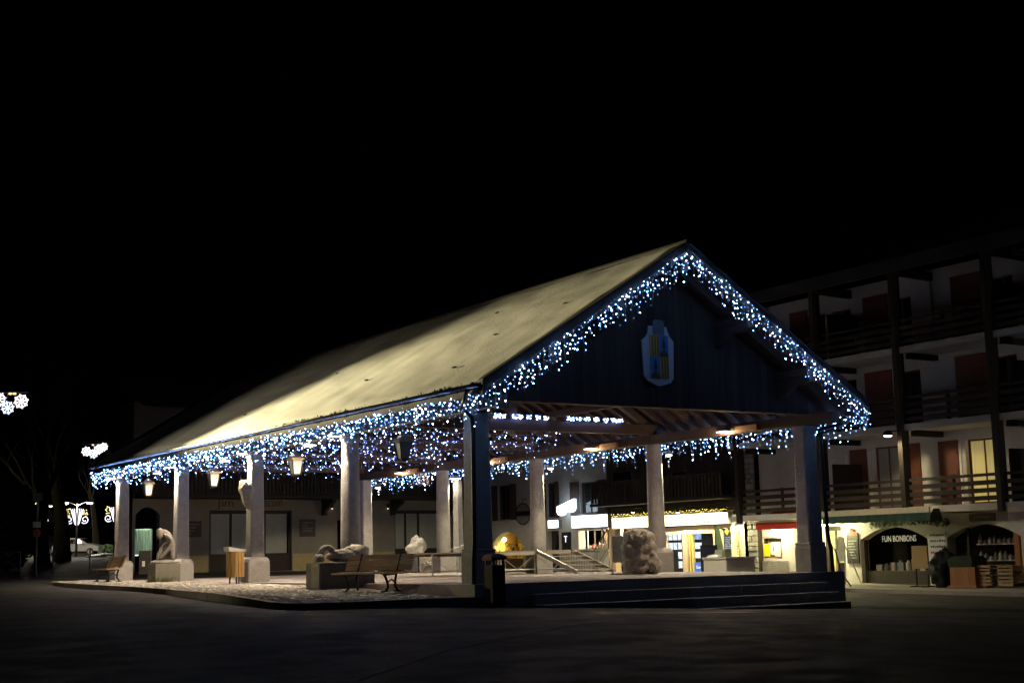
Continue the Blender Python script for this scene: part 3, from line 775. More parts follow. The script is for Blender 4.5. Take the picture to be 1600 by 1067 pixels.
def window(fr, root, a, shutters=True, curtain=None, d=.16, frame_m=None, sh_m=None, mull=1):
    u0, u1, z0, z1 = a; fm = frame_m or M_SHUT
    f = LB('window', fm, root, (u0, u0+.06, d-.03, d+.03, z0, z1), (u1-.06, u1, d-.03, d+.03, z0, z1), (u0+.06, u1-.06, d-.03, d+.03, z1-.06, z1), (u0+.06, u1-.06, d-.03, d+.03, z0, z0+.06))
    n = mull+1; wu = (u1-u0-.12)/n
    for k in range(n):
        LB('pane', M_GLASSD if curtain is None else curtain, f, (u0+.06+k*wu+.025, u0+.06+(k+1)*wu-.025, d-.004, d+.004, z0+.062, z1-.062))
        if k: LB('mullion', fm, f, (u0+.06+k*wu-.024, u0+.06+k*wu+.024, d-.035, d+.035, z0+.062, z1-.062))
    LB('sill', M_STONE, f, (u0-.06, u1+.06, -.08, d-.04, z0-.07, z0-.004))
    if shutters:
        wd = (u1-u0)*.5
        for a0 in (u0-wd-.03, u1+.03):
            s = LB('shutter', sh_m or M_SHUT, root, (a0, a0+wd, -.055, -.012, z0-.03, z1+.03))
            LB('batten', sh_m or M_SHUT, s, (a0+.03, a0+wd-.03, -.075, -.056, z1-.22, z1-.12)); LB('batten', sh_m or M_SHUT, s, (a0+.03, a0+wd-.03, -.075, -.056, z0+.12, z0+.22))
    return f

# ---- rear house (behind the hall)
fr = Frame((20.0, 63.2, 0), .0935)
rear = thing('rear_house', 'cream walled shop house with dark wooden balcony behind the left pillars', 'house', (20.0, 63.2, 0), .0935)
ur = fr.px(756, 850)[0]; ul = fr.px(150, 850)[0]
UL0 = fr.px(206, 850)[0]
BZ = fr.px(470, 781)[1]
door1 = fr.rect((327, 456, 797, 889)); door2 = fr.rect((617, 692, 797, 880)); arch = fr.rect((208, 249, 792, 893)); slit = fr.rect((527, 544, 812, 886))
GZ0 = -.2
for k in (door1, door2, arch, slit): pass
door1 = (door1[0], door1[1], .15, door1[3]); door2 = (door2[0], door2[1], .15, door2[3]); arch = (max(arch[0], UL0+.15), arch[1], .05, arch[3], .35); slit = (slit[0], slit[1], .2, slit[3])
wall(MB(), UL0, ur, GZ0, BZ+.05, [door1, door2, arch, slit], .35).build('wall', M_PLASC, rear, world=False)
for a_, b_ in ((arch[1]+.05, door1[0]-.05), (door1[1]+.05, slit[0]-.02), (slit[1]+.02, door2[0]-.02)): LB('base_course', mat('ochre_base', (.42,.32,.16), .9, .15, 4), rear, (a_, b_, -.012, .0, -.1, .95))
LB('interior_wall', M_DARK, rear, (UL0, ur, 2.0, 2.1, GZ0, BZ))
LB('upper_storey', M_CHALET, rear, (UL0, ur, .0, 1.6, BZ+.06, 8.0))
MB().add([(UL0-.3,-1.8,7.6),(ur+1,-1.8,7.6),(ur+1,1.8,9.3),(UL0-.3,1.8,9.3)], [(0,1,2,3)]).build('roof', M_ROOFT, rear, world=False)
bal = LB('balcony_floor', M_CHALET, rear, (UL0+.1, ur-.1, -1.3, -.004, BZ+.02, BZ+.18))
LB('top_rail', M_CHALET, bal, (UL0+.1, ur-.1, -1.32, -1.22, BZ+1.08, BZ+1.16))
LB('bottom_rail', M_CHALET, bal, (UL0+.1, ur-.1, -1.30, -1.24, BZ+.26, BZ+.32))
bs = None; u = UL0+.2
while u < ur-.2:
    if bs is None: o = LB('baluster', M_CHALET, bal, (-.06, .06, -1.305, -1.285, BZ+.2, BZ+1.08)); bs = o.data
    else: o = link('baluster', bs, bal)
    o.location = (u, 0, 0); u += .19
for pxx in (505, 612, 700):
    u = fr.px(pxx, 800)[0]
    MB().prism([(-.004, BZ), (-1.1, BZ), (-1.1, BZ-.12), (-.25, BZ-.55), (-.25, BZ-.75), (-.004, BZ-.75)], 'x', u-.09, u+.09).build('balcony_bracket', M_CHALET, bal, world=False)
def shopfront(root, a, splits, panel=.75, dep=.2, curtain=M_CURT):
    u0, u1, z0, z1 = a[:4]
    f = LB('shopfront', M_CHALET, root, (u0, u1, dep-.05, dep+.06, z1-.16, z1), (u0, u0+.12, dep-.05, dep+.06, z0, z1-.16), (u1-.12, u1, dep-.05, dep+.06, z0, z1-.16), (u0+.12, u1-.12, dep-.04, dep+.05, z0, z0+panel))
    cu = [u0+.12]+[u0+(u1-u0)*s for s in splits]+[u1-.12]
    for k, (a_, b_) in enumerate(zip(cu, cu[1:])):
        LB('pane', curtain, f, (a_+.05, b_-.05, dep, dep+.01, z0+panel+.002, z1-.162))
        if k: LB('mullion', M_CHALET, f, (a_-.05, a_+.05, dep-.06, dep+.05, z0+panel, z1-.16))
    return f
shopfront(rear, door1, (.27, .5, .68), .85); shopfront(rear, door2, (.25, .52), .95)
M_LETD = mat('dark_letters', (.07,.055,.045), .8, .1, 5)
for txt, box in (('Jim', (340, 366, 777, 794)), ('scoin', (413, 441, 776, 794))):
    u0, u1, z0, z1 = fr.rect(box); lettering(txt, (z1-z0)*1.1, M_LETD, rear, ((u0+u1)/2, -.014, (z0+z1)/2), u1-u0)
def plaque(box, label, lines, near=0.0):
    u0, u1, z0, z1 = fr.rect(box); p = fr.world((u0+u1)/2, -.05, (z0+z1)/2)
    t = thing('wall_plaque', label, 'plaque', p, fr.rz)
    hw, hh = (u1-u0)/2, (z1-z0)/2
    LB('panel', mat('plaque_brown', (.035,.022,.022), .6, .2, 8), t, (-hw, hw, 0, .04, -hh, hh))
    for (zf, a, b) in lines: LB('faded_text_line', mat('plaque_text', (.16,.14,.13), .8, .5, 60), t, (-hw+2*hw*a, -hw+2*hw*b, -.005, -.001, -hh+2*hh*zf-.035, -hh+2*hh*zf+.035))
plaque((291, 314, 814, 839), 'dark square notice on the rear wall, left of the dark shopfront', [(.8,.12,.85),(.6,.2,.62),(.4,.12,.48),(.2,.14,.3)])
plaque((468, 492, 811, 838), 'dark square notice on the rear wall, right of the dark shopfront', [(.8,.1,.9),(.64,.15,.5),(.48,.15,.85),(.34,.15,.8)])
for pxx in (517, 604):
    p = fr.world(fr.px(pxx, 790)[0], -.12, fr.px(pxx, 790)[1])
    t = thing('wall_sconce', 'tiny wall light on the rear house %s' % ('left of the round column' if pxx < 550 else 'right of the round column'), 'wall lamp', p, fr.rz)
    MB().lathe((0,0,-.12), [(.03,0),(.07,.05),(.07,.18),(.02,.24)], 10).build('shade', M_IRON, t, world=False); MB().lathe((0,0,-.16), [(.02,0),(.04,.03)], 8).build('bulb', emitter('sconce_bulb', (1,.8,.5), 3.0), t, world=False)

# ---- grey house with the arch (B)
fB = Frame((39.5, 62.6, 0), -math.pi/2)
B = thing('corner_shop_house', 'grey plastered house with yellow lit archway and white lit shop signs', 'house', (39.5, 62.6, 0), -math.pi/2)
bu1 = fB.px(951, 850)[0]; ZT = 8.2
w1 = fB.rect((778, 797, 758, 812)); w2 = fB.rect((854, 867, 754, 808)); w3 = fB.rect((906, 934, 752, 802))
aB = fB.rect((772, 816, 829, 893)); aB = (aB[0]-.25, aB[1]+.1, -.1, aB[3]-.05, .7)
dB = fB.rect((856, 874, 829, 893)); dB = (dB[0], dB[1], -.1, dB[3])
sB = fB.rect((904, 949, 828, 857))
wall(MB(), -2.2, bu1, -1.0, ZT, [w1, w2, w3, aB, dB, sB], .4).build('wall', M_PLASG, B, world=False)
MB().add([(-2.4,-1.6,ZT-.1),(bu1,-1.6,ZT-.1),(bu1,4.5,ZT+2.6),(-2.4,4.5,ZT+2.6),(bu1,10,ZT),(-2.4,10,ZT)], [(0,1,2,3),(3,2,4,5)]).build('roof', M_ROOFT, B, world=False)
LB('side_wall', M_PLASG, B, (-2.2, -2.15, .01, 9.0, -1.0, ZT))
M_SHG = mat('grey_brown_shutter', (.07,.05,.04), .75, .3, 6, stretch=(5,5,1))
for wnd in (w1, w2, w3): window(fB, B, wnd, True, None, sh_m=M_SHG, frame_m=M_SHG)
# lit vault inside the arch
M_VAULT = mat('yellow_vault', (.75,.55,.12), .85, .15, 3)
vb = LB('vault', M_VAULT, B, (aB[0]-.3, aB[1]+.3, 3.4, 3.5, -.2, 3.3), (aB[0]-.35, aB[0]-.3, .41, 3.4, -.2, 3.3), (aB[1]+.3, aB[1]+.35, .41, 3.4, -.2, 3.3), (aB[0]-.35, aB[1]+.35, .41, 3.5, 3.3, 3.35), (aB[0]-.35, aB[1]+.35, .41, 3.5, -.25, -.2))
ax = aB[0]-.28
pt = thing('pendant_lamp', 'bright yellow lamp hanging inside the archway', 'lamp', fB.world(ax+.35, .75, 1.45), -math.pi/2)
MB().tube([(0,0,.9),(0,0,.1)], .012, 6).build('cord', M_IRON, pt, world=False); MB().lathe((0,0,0), [(.05,-.10),(.12,-.04),(.12,.04),(.04,.10)], 12).build('globe', emitter('arch_globe', (1,.85,.4), 16), pt, world=False)
lamp('bulb', 'POINT', fB.world(ax+.40, .70, 1.15), 60, (1,.74,.20), pt, None, .08)
M_BRN = mat('brown_inner_door', (.20,.11,.03), .8, .2, 5)
LB('inner_door', M_BRN, B, (ax+.0, ax+.04, 1.02, 1.75, -.19, 1.75))
for z in (.75, 1.2): LB('inner_shelf', M_BRN, B, (ax+.0, ax+.22, .45, .98, z, z+.035))
for k in range(6):
    z = .79 if k < 3 else 1.24; p = fB.world(ax+.10, .52+.17*(k % 3), z); h = random.uniform(.12,.24)
    tag(MB().cbox((p.x,p.y,p.z+h/2), (.13,.10,h), random.uniform(-.3,.3), .015).build('packet', mat('packet%d' % (k % 3), [(.45,.25,.05),(.2,.24,.08),(.5,.42,.25)][k % 3], .6, .2, 9)), 'small packet on the shelves inside the yellow archway', 'packet', 'packets in the archway')
LB('counter', mat('dark_counter', (.10,.06,.03), .7, .2, 6), B, (aB[0]+.02, aB[1]-.02, .42, .6, -.2, .45))
# plants and stock just inside the arch
for k in range(3):
    u = aB[0]+.6+(aB[1]-aB[0]-1.0)*k/2; p = fB.world(u, .8, 0)
    t = thing('potted_plant', '%s potted plant inside the yellow archway' % ['first','second','third','fourth','fifth'][k], 'plant', (p.x, p.y, gz(p.x, p.y)-.0), 0, 'plants inside the archway')
    zz = max(.0, 0)
    MB().lathe((0,0,0), [(.12,0),(.17,.3),(.18,.34)], 10).build('pot', mat('pot_clay', (.3,.13,.07), .8, .2, 8), t, world=False)
    lf = MB()
    for q in range(60):
        a = random.uniform(0, 6.28); h = random.uniform(.3, 1.0); rr = random.uniform(.05, .32)
        c = Vector((rr*math.cos(a), rr*math.sin(a), h+.3)); e = Vector((random.uniform(-1,1), random.uniform(-1,1), random.uniform(-.5,1))).normalized()*.13; f_ = e.cross(Vector((0,0,1)))*.4
        lf.add([c-e, c+f_, c+e, c-f_], [(0,1,2,3)])
    lf.build('leaves', M_PLANT, t, world=False, fix=False)
# door and shop window of the second shop
LB('door', M_CHALET, B, (dB[0], dB[1], .25, .31, dB[2], dB[3])); LB('door_pane', M_GLASSD, B, (dB[0]+.15, dB[1]-.15, .235, .245, dB[2]+.9, dB[3]-.2))
M_SHOPIN = mat('shop_interior', (.70,.55,.38), .85, .2, 4)
LB('shop_interior', M_SHOPIN, B, (sB[0]-.1, sB[1]+.1, 1.6, 1.7, sB[2]-.4, sB[3]+.2), (sB[0]-.1, sB[1]+.1, .41, 1.6, sB[2]-.45, sB[2]-.4), (sB[0]-.1, sB[1]+.1, .41, 1.6, sB[3]+.1, sB[3]+.15))
for k in range(1, 4):
    u = sB[0]+(sB[1]-sB[0])*k/4; LB('window_bar', M_WHITEP, B, (u-.03, u+.03, .1, .16, sB[2], sB[3]))
p = fB.world((sB[0]+sB[1])/2, 1.0, sB[3]-.15)
t = thing('shop_lamp', 'warm lamp inside the shop window under the long white sign', 'lamp', p, -math.pi/2)
MB().lathe((0,0,0), [(.05,0),(.12,.05),(.05,.12)], 10).build('bulb', emitter('shop_bulb', (1,.8,.5), 12), t, world=False); lamp('bulb', 'POINT', p-Vector((0,0,.1)), 230, (1,.78,.5), t, None, .1)
for k in range(9):
    u = sB[0]+.2+(sB[1]-sB[0]-.4)*k/8; h = random.uniform(.15,.45); p = fB.world(u, .55, sB[2])
    tag(MB().lathe((p.x,p.y,p.z), [(.05,0),(.09,.04),(.08,h*.6),(.03,h*.8),(.04,h)], 8).build('vase', mat('vase%d' % (k % 3), [(.6,.5,.4),(.45,.1,.08),(.6,.6,.62)][k % 3], .4, .1, 5)), 'small ware standing in the warm shop window under the white sign', 'ornament', 'wares in the warm shop window')
# lit signs
M_SGNW = emitter('white_sign_light', (.72,.86,1.0), 5.0, noise_scale=2.0, lo=.75)
M_SGNY = emitter('yellow_sign_light', (1.0,.90,.46), 6.5, noise_scale=1.4, lo=.7)
def sign(fr_, box, label, m_, proud=.22, d=-.22, name='lit_sign'):
    u0, u1, z0, z1 = fr_.rect(box, d); p = fr_.world((u0+u1)/2, d, (z0+z1)/2)
    t = thing(name, label, 'sign', p, fr_.rz); hw, hh = (u1-u0)/2, (z1-z0)/2
    LB('case', M_FIX, t, (-hw, hw, .02, proud-.004, -hh, hh))
    LB('face', m_, t, (-hw+.02, hw-.02, -.005, .018, -hh+.02, hh-.02))
    return t, hw, hh
sign(fB, (856, 872, 812, 825), 'short white lit shop sign above the narrow door right of a column', M_SGNW)
sg1, hw, hh = sign(fB, (893, 949, 804, 824), 'long white lit shop sign above the warm shop window', M_SGNW)
# hanging lit sign with two rounded lobes
u0, u1, z0, z1 = fB.rect((871, 899, 780, 805), -.5); p = fB.world((u0+u1)/2, -.5, (z0+z1)/2)
t = thing('hanging_sign', 'slanted white glowing sign with two rounded lobes on the grey house', 'sign', p, -math.pi/2)
hw, hh = (u1-u0)/2, (z1-z0)/2
pts = [(-hw, .15*hh)]+[(-hw*.52+hw*.46*math.cos(a), -.45*hh+.55*hh*math.sin(a)) for a in np.linspace(math.pi, 2*math.pi, 9)]+[(hw*.48+hw*.5*math.cos(a), -.15*hh+.5*hh*math.sin(a)) for a in np.linspace(math.pi*1.05, 2*math.pi, 9)]+[(hw, hh), (hw*.9, hh)]
MB().prism(pts, 'y', -.06, .06).build('face', M_SGNW, t, world=False)
for k in (-.3, .0, .5): MB().lathe((k*hw, -.065, -.1*hh), [(.0,0),(.05,0)], 8).v
LB('bracket', M_IRON, t, (-.03, .03, .06, .49, .3*hh, .3*hh+.05))
for (a, b) in ((-.45,-.25),(.05,.15),(.5,.1)): LB('dark_mark', M_GOLD, t, (a*hw-.04, a*hw+.04, -.068, -.062, b*hh-.05, b*hh+.05))
u0, u1, z0, z1 = fB.rect((879, 888, 837, 848), -.1); p = fB.world((u0+u1)/2, -.1, (z0+z1)/2)
t = thing('tobacco_letter_sign', 'small white glowing letter T on a dark panel', 'sign', p, -math.pi/2)
LB('panel', M_BLACKP, t, (-.35, .35, .02, .095, -.65, .35)); lettering('T', (z1-z0)*1.3, emitter('t_glow', (.85,.92,1), 2.0), t, (0, .012, 0))
# iron oval hanging sign
u0, u1, z0, z1 = fB.rect((806, 828, 786, 819), -.25); p = fB.world((u0+u1)/2, -.25, (z0+z1)/2)
t = thing('iron_oval_sign', 'dark wrought iron oval sign with lattice on the grey wall', 'sign', p, -math.pi/2)
hw, hh = (u1-u0)/2, (z1-z0)/2
MB().tube([(hw*math.cos(a), 0, hh*math.sin(a)) for a in np.linspace(0, 2*math.pi, 33)], .028, 6, False).build('ring', M_IRON, t, world=False)
LB('band', M_IRON, t, (-hw+.01, hw-.01, -.02, .02, -.10, .13))
lat = MB()
for k in range(-6, 7):
    for sgn in (-1, 1):
        pts = []
        for s in np.linspace(-1.3, 1.3, 40):
            x_, z_ = k*.2+s*.55*hw/.38*.5, sgn*s*hh
            if (x_/hw)**2+(z_/hh)**2 < 1 and abs(z_) > .1: pts.append((x_, 0, z_))
        for a, b in zip(pts, pts[1:]):
            if (Vector(a)-Vector(b)).length < .3: lat.bar(a, b, .014, .014)
lat.build('lattice', M_IRON, t, world=False, fix=False)
MB().tube([(0,0,hh),(0,0,hh+.2)], .02, 6).build('hook', M_IRON, t, world=False); LB('bracket', M_IRON, t, (-.02, .02, 0, .25, hh+.18, hh+.22))

# ---- dark chalet with the yellow lit estate shop (C)
yC = fB.world(bu1, 0, 0).y-.02
fC = Frame((39.5, yC, 0), -math.pi/2)
C = thing('chalet_shop_house', 'dark timber chalet above a dazzling yellow lit shop front', 'house', (39.5, yC, 0), -math.pi/2)
cu1 = fC.px(1164, 850)[0]
zF0 = fC.px(1090, 821)[1]; zF1 = fC.px(1090, 803)[1]
op = fC.rect((1037, 1121, 828, 892)); op = (op[0], op[1], -.35, op[3])
dk = fC.rect((1127, 1143, 825, 890)); dk = (dk[0], dk[1], -.35, dk[3])
od = fC.rect((962, 1008, 826, 892)); od = (od[0], od[1], -.35, od[3])
M_SHOPF = mat('shopfront_paint', (.62,.45,.33), .7, .15, 4)
wall(MB(), .02, cu1, -1.1, zF1+.1, [op, dk, od], .3).build('wall', M_SHOPF, C, world=False)
up = LB('upper_storey', M_DARK, C, (.02, cu1, .05, 7, zF1+.12, 8.6))
k = 0; u = .02
while u < cu1-.05:
    LB('plank', M_CHALET, up, (u+.004, min(u+.25, cu1)-.004, .0+random.uniform(0,.012), .048, zF1+.12, 8.6)); u += .25
for bx in ((958, 990, 735, 780), (1050, 1075, 735, 780), (1085, 1110, 735, 780)):
    a = fC.rect(bx); f = LB('window', M_CHALET, C, (a[0], a[1], -.03, -.004, a[2], a[3])); LB('pane', M_GLASSD, f, (a[0]+.07, a[1]-.07, -.042, -.033, a[2]+.07, a[3]-.07))
MB().add([(-.5,-2.2,8.3),(cu1+.3,-2.2,8.3),(cu1+.3,4.5,11),(-.5,4.5,11)], [(0,1,2,3)]).build('roof', M_ROOFT, C, world=False)
bl = LB('balcony_floor', M_CHALET, C, (.1, cu1-.1, -1.1, -.004, zF1+.55, zF1+.68))
LB('balcony_rail', M_CHALET, bl, (.1, cu1-.1, -1.12, -1.04, zF1+1.55, zF1+1.64))
u = .25
while u < cu1-.2: LB('balcony_board', M_CHALET, bl, (u, u+.16, -1.10, -1.07, zF1+.69, zF1+1.55)); u += .22
sgC, hw, hh = sign(fC, (956, 1137, 804, 822), 'very long glowing yellow shop sign behind the boulder column', M_SGNY, .22, -.26)
LB('faint_lettering', mat('faint_letter', (.5,.42,.25), .8, .4, 40), sgC, *[(hw*.18+.22*k, hw*.18+.22*k+.12, -.012, -.006, -hh*.75, -hh*.35) for k in range(10)])
gl = Garland()
u0 = fC.px(956, 803, -.3)[0]; u1 = fC.px(1137, 801, -.3)[0]
for s in np.linspace(u0, u1, 130):
    p = fC.world(s, -.33, zF1+.10+random.uniform(-.05,.09)); gl.bulb((p.x,p.y,p.z), .022, random.choice((.4,.8,1.2)))
gl.w.tube([fC.world(u0, -.31, zF1+.1), fC.world(u1, -.31, zF1+.1)], .01, 4)
gl.build('yellow fairy lights along the top of the long yellow sign', emitter('led_yellow', (1.0,.75,.12), 3.5, attr='glow'), 'yellow fairy lights on the shop')
gl = Garland()
uu, z0_, z1_ = fC.px(1152, 850, -.12)[0], fC.px(1152, 890, -.12)[1], fC.px(1152, 822, -.12)[1]
for k in range(60):
    s = k/60; p = fC.world(uu+.06*math.sin(k*1.7), -.14, z0_+(z1_-z0_)*s); gl.bulb((p.x,p.y,p.z), .024, random.choice((.5,1,1.4)))
gl.w.tube([fC.world(uu, -.12, z0_), fC.world(uu, -.12, z1_)], .02, 5)
gl.build('yellow fairy lights wound down the post right of the yellow shop', MATS['led_yellow'], 'yellow fairy lights on the shop')
sign(fC, (1144, 1163, 803, 818), 'small pale lit panel at the right end of the yellow shop', emitter('pale_panel', (1,.93,.6), 1.3, noise_scale=3, lo=.4), .12, -.12)
# what the window shows: backlit paper adverts
M_PAPER = emitter('backlit_paper', (.85,.95,1.0), 1.5, noise_scale=9.0, lo=.55)
M_PAPERB = emitter('backlit_blue', (.45,.62,1.0), .9, noise_scale=5.0, lo=.5)
LB('window_back', M_DARK, C, (op[0], op[1], .55, .6, op[2], op[3]))
gA = fC.rect((1038, 1066, 831, 889), .22); gB = fC.rect((1082, 1100, 831, 889), .22)
nrow, ncol = 4, 4
for r in range(nrow):
    for c in range(ncol):
        if r >= 2 and c in (1, 2): continue
        a = gA[0]+(gA[1]-gA[0])*c/ncol; z = gA[3]-(gA[3]-gA[2])*(r+1)/nrow
        LB('advert', M_PAPER, C, (a+.03, a+(gA[1]-gA[0])/ncol-.03, .22, .23, z+.05, z+(gA[3]-gA[2])/nrow-.06))
for r in range(3):
    z = gB[3]-(gB[3]-gB[2])*(r+1)/4; LB('advert', M_PAPERB if r == 0 else M_PAPER, C, (gB[0]+.02, gB[0]+(gB[1]-gB[0])*.8, .22, .23, z+.08, z+(gB[3]-gB[2])/4-.05))
for pxx in (1071.5, 1120): 
    u = fC.px(pxx, 860)[0]; LB('shopfront_post', M_SHOPF, C, (u-.14, u+.14, -.06, .29, -.4, op[3]))
LB('shopfront_transom', mat('cream_transom', (.7,.6,.45), .7, .1, 4), C, (op[0], op[1], -.03, .02, op[3]-.16, op[3]))
for pxx in (1078.5, 1082.5): 
    u = fC.px(pxx, 860, .0)[0]; LB('door_edge', mat('yellow_door_edge', (.75,.6,.2), .6, .1, 4), C, (u-.035, u+.035, -.02, .1, -.38, op[3]-.2))
# blue poster with white words
bp_ = fC.rect((1085, 1111, 878, 893), -.3); p = fC.world((bp_[0]+bp_[1])/2, -.3, bp_[2]-.15)
t = thing('blue_poster', 'bright blue poster with two lines of white words at the shop door', 'poster', p, -math.pi/2)
hw = (bp_[1]-bp_[0])/2; hh = bp_[3]-bp_[2]+.15
LB('sheet', mat('poster_blue', (.06,.14,.55), .5, .1, 5, emit=(.12,.25,.9), estr=.35), t, (-hw, hw, 0, .03, 0, hh)); LB('foot', M_IRON, t, (-hw, hw, -.15, .25, -.5, -.0))
M_WLET = mat('white_letters', (.85,.85,.85), .6, 0, 1, emit=(1,1,1), estr=.35)
lettering('Sur RDV', .2, M_WLET, t, (.0, -.01, hh*.62), hw*1.5); LB('small_print', M_WLET, t, *[(-.2*hw+.11*k, -.2*hw+.11*k+.08, -.012, -.006, hh*.30, hh*.42) for k in range(int(hw*1.1/.11))])
# dark panel with a yellow lozenge and price lines
p = fC.world((dk[0]+dk[1])/2, .06, dk[2]); hw = (dk[1]-dk[0])/2; hh = dk[3]-dk[2]
LB('dark_door', M_BLACKP, C, (dk[0], dk[1], .16, .2, dk[2], dk[3]))
zc_ = fC.px(1132, 830)[1]; uc = fC.px(1132, 830)[0]
MB().prism([(uc-.13,zc_),(uc,zc_-.15),(uc+.13,zc_),(uc,zc_+.15)], 'y', .10, .15).build('yellow_lozenge', emitter('lozenge', (1,.9,.15), 1.1), C, world=False)
for k in range(7): 
    z = fC.px(1134, 839+k*2.9)[1]; LB('price_line', emitter('price_text', (.75,.9,1), .8, noise_scale=14, lo=.2), C, (fC.px(1129, 845)[0], fC.px(1139-(k*5 % 4), 845)[0], .12, .15, z-.025, z+.025))
LB('back_room', M_DARK, C, (od[0], od[1], .5, .55, od[2], od[3]))
for k, pxx in enumerate((990, 1060, 1134)):
    u, z = fC.px(pxx, 799, -.7); p = fC.world(u, -.75, z)
    t = thing('gooseneck_lamp', 'small gooseneck lamp over the yellow sign, %s of three' % ('left', 'middle', 'right')[k], 'lamp', p, -math.pi/2, 'gooseneck lamps over the yellow sign')
    MB().tube([(0,.74,-.02),(0,.4,.16),(0,.12,.16),(0,0,.08)], .018, 6).build('arm', M_IRON, t, world=False); MB().lathe((0,0,0), [(.11,-.04),(.10,.02),(.03,.09)], 12).build('shade', M_IRON, t, world=False)
    MB().lathe((0,0,-.02), [(.03,-.05),(.07,-.03),(.08,-.022)], 10).build('bulb', emitter('goose_bulb', (1,.85,.3), 14), t, world=False)
    lamp('bulb', 'SPOT', p+Vector((-.02,0,-.10)), 480, (1,.93,.48), t, p+Vector((.0,0,-3)), .05, 165, .4)

# ---- rough stone pilaster between the chalet and the hotel
st0 = fC.rect((1166, 1181, 700, 890), -.25)
pil = thing('stone_pilaster', 'tall rough stone pilaster between the yellow shop and red awning', 'pilaster', fC.world(st0[0], -.25, -1.0), -math.pi/2)
wpl = st0[1]-st0[0]
LB('core', M_DARK, pil, (.03, wpl-.03, .03, .6, 0, 9.0))
M_RUB = mat('rubble_stone', (.23,.22,.20), .9, .3, 6, .6, 18, rnd=.3)
z = 0.0
while z < 8.9:
    h = random.uniform(.16, .27); u = 0.0
    while u < wpl-.02:
        ww = min(random.uniform(.24, .5), wpl-u)
        if wpl-u-ww < .16: ww = wpl-u
        o = MB().box(u+.012, u+ww-.012, random.uniform(-.035,.01), .05, z+.01, z+h-.008).build('stone', M_RUB, pil, world=False); bevel(o, .02, 1); u += ww
    z += h

# ---- hotel
yH = fC.world(st0[1], 0, 0).y-.02
fH = Frame((39.5, yH, 0), -math.pi/2)
H = thing('hotel', 'three storey hotel with timber balconies and brown shutters above shops', 'hotel', (39.5, yH, 0), -math.pi/2)
hu1 = 20.0; Z1, Z2, Z3, Z4 = 1.96, 4.8, 7.5, 10.25; DB = -1.7
a1 = fH.rect((1345, 1451, 823, 912)); a2 = fH.rect((1481, 1597, 818, 915)); rec = fH.rect((1284, 1317, 822, 912)); red = fH.rect((1190, 1222, 838, 873)); 
a1 = (a1[0], a1[1], -.86, a1[3], .45); a2 = (a2[0], a2[1], -.9, a2[3], .45); rec = (rec[0], rec[1], -.86, rec[3])
wall(MB(), .0, hu1, -1.3, Z1-.2, [red, rec, a1, a2], .45).build('ground_floor_wall', M_PLASW, H, world=False)
# windows and shutters of the upper floors, from their places on the wall
def hrect(b): return fH.rect(b)
wl1 = hrect((1366, 1407, 697, 792)); wl2 = hrect((1511, 1562, 684, 792))
wl1 = (wl1[0], wl1[1], Z1+.05, wl1[3]); wl2 = (wl2[0], wl2[1], Z1+.05, wl2[3])
wh = [wl1, wl2]
tops = []
for b in ((1262, 1290, 480, 545), (1300, 1330, 470, 545), (1390, 1425, 465, 545), (1545, 1585, 425, 520)):
    r = hrect(b); tops.append((r[0], r[1], Z3+.05, Z3+2.1))
mids = []
for b in ((1300, 1340, 595, 660), (1398, 1440, 580, 655), (1552, 1592, 555, 650)):
    r = hrect(b); mids.append((r[0], r[1], Z2+.05, Z2+2.1))
wall(MB(), .0, hu1, Z1-.19, Z4+.1, wh+tops+mids, .3).build('upper_wall', M_PLASW, H, world=False)
LB('inner_wall', M_DARK, H, (0, hu1, 3.2, 3.3, -1.3, Z4))
M_LITC = mat('lit_curtain', (.75,.66,.30), .9, .2, 14, .3, stretch=(1,9,.3), emit=(1.0,.80,.30), estr=.20)
window(fH, H, wl1, False, M_CURT, d=.2); window(fH, H, wl2, False, M_LITC, d=.2)
for r in tops+mids: window(fH, H, r, False, None, d=.2)
def shutter(a):
    s = LB('shutter', M_SHUT, H, (a[0], a[1], -.06, -.015, a[2], a[3]))
    for zz in (.18, .5, .82):
        z = a[2]+(a[3]-a[2])*zz; LB('batten', M_SHUT, s, (a[0]+.04, a[1]-.04, -.085, -.061, z-.05, z+.05))
for b in ((1331, 1357, 702, 792), (1423, 1441, 692, 792), (1470, 1501, 688, 792)):
    r = hrect(b); shutter((r[0], r[1], Z1+.04, r[3]))
for b in ((1354, 1396, 580, 655), (1496, 1549, 553, 650)):
    r = hrect(b); shutter((r[0], r[1], Z2+.04, r[3]))
for b in ((1236, 1263, 487, 545), (1351, 1389, 462, 545), (1488, 1546, 427, 520)):
    r = hrect(b); shutter((r[0], r[1], Z3+.04, r[3]))
for pxx, yy in ((1325, 745), (1361, 745), (1502, 735)):
    u = fH.px(pxx, yy)[0]; LB('white_jamb', M_WHITEP, H, (u-.06, u+.06, -.03, -.004, Z1+.02, Z1+2.15))
u = fH.px(1456, 455)[0]; MB().tube([(u,-.08,Z3+.05),(u,-.08,Z4)], .05, 8).build('downpipe', M_WHITEP, H, world=False)
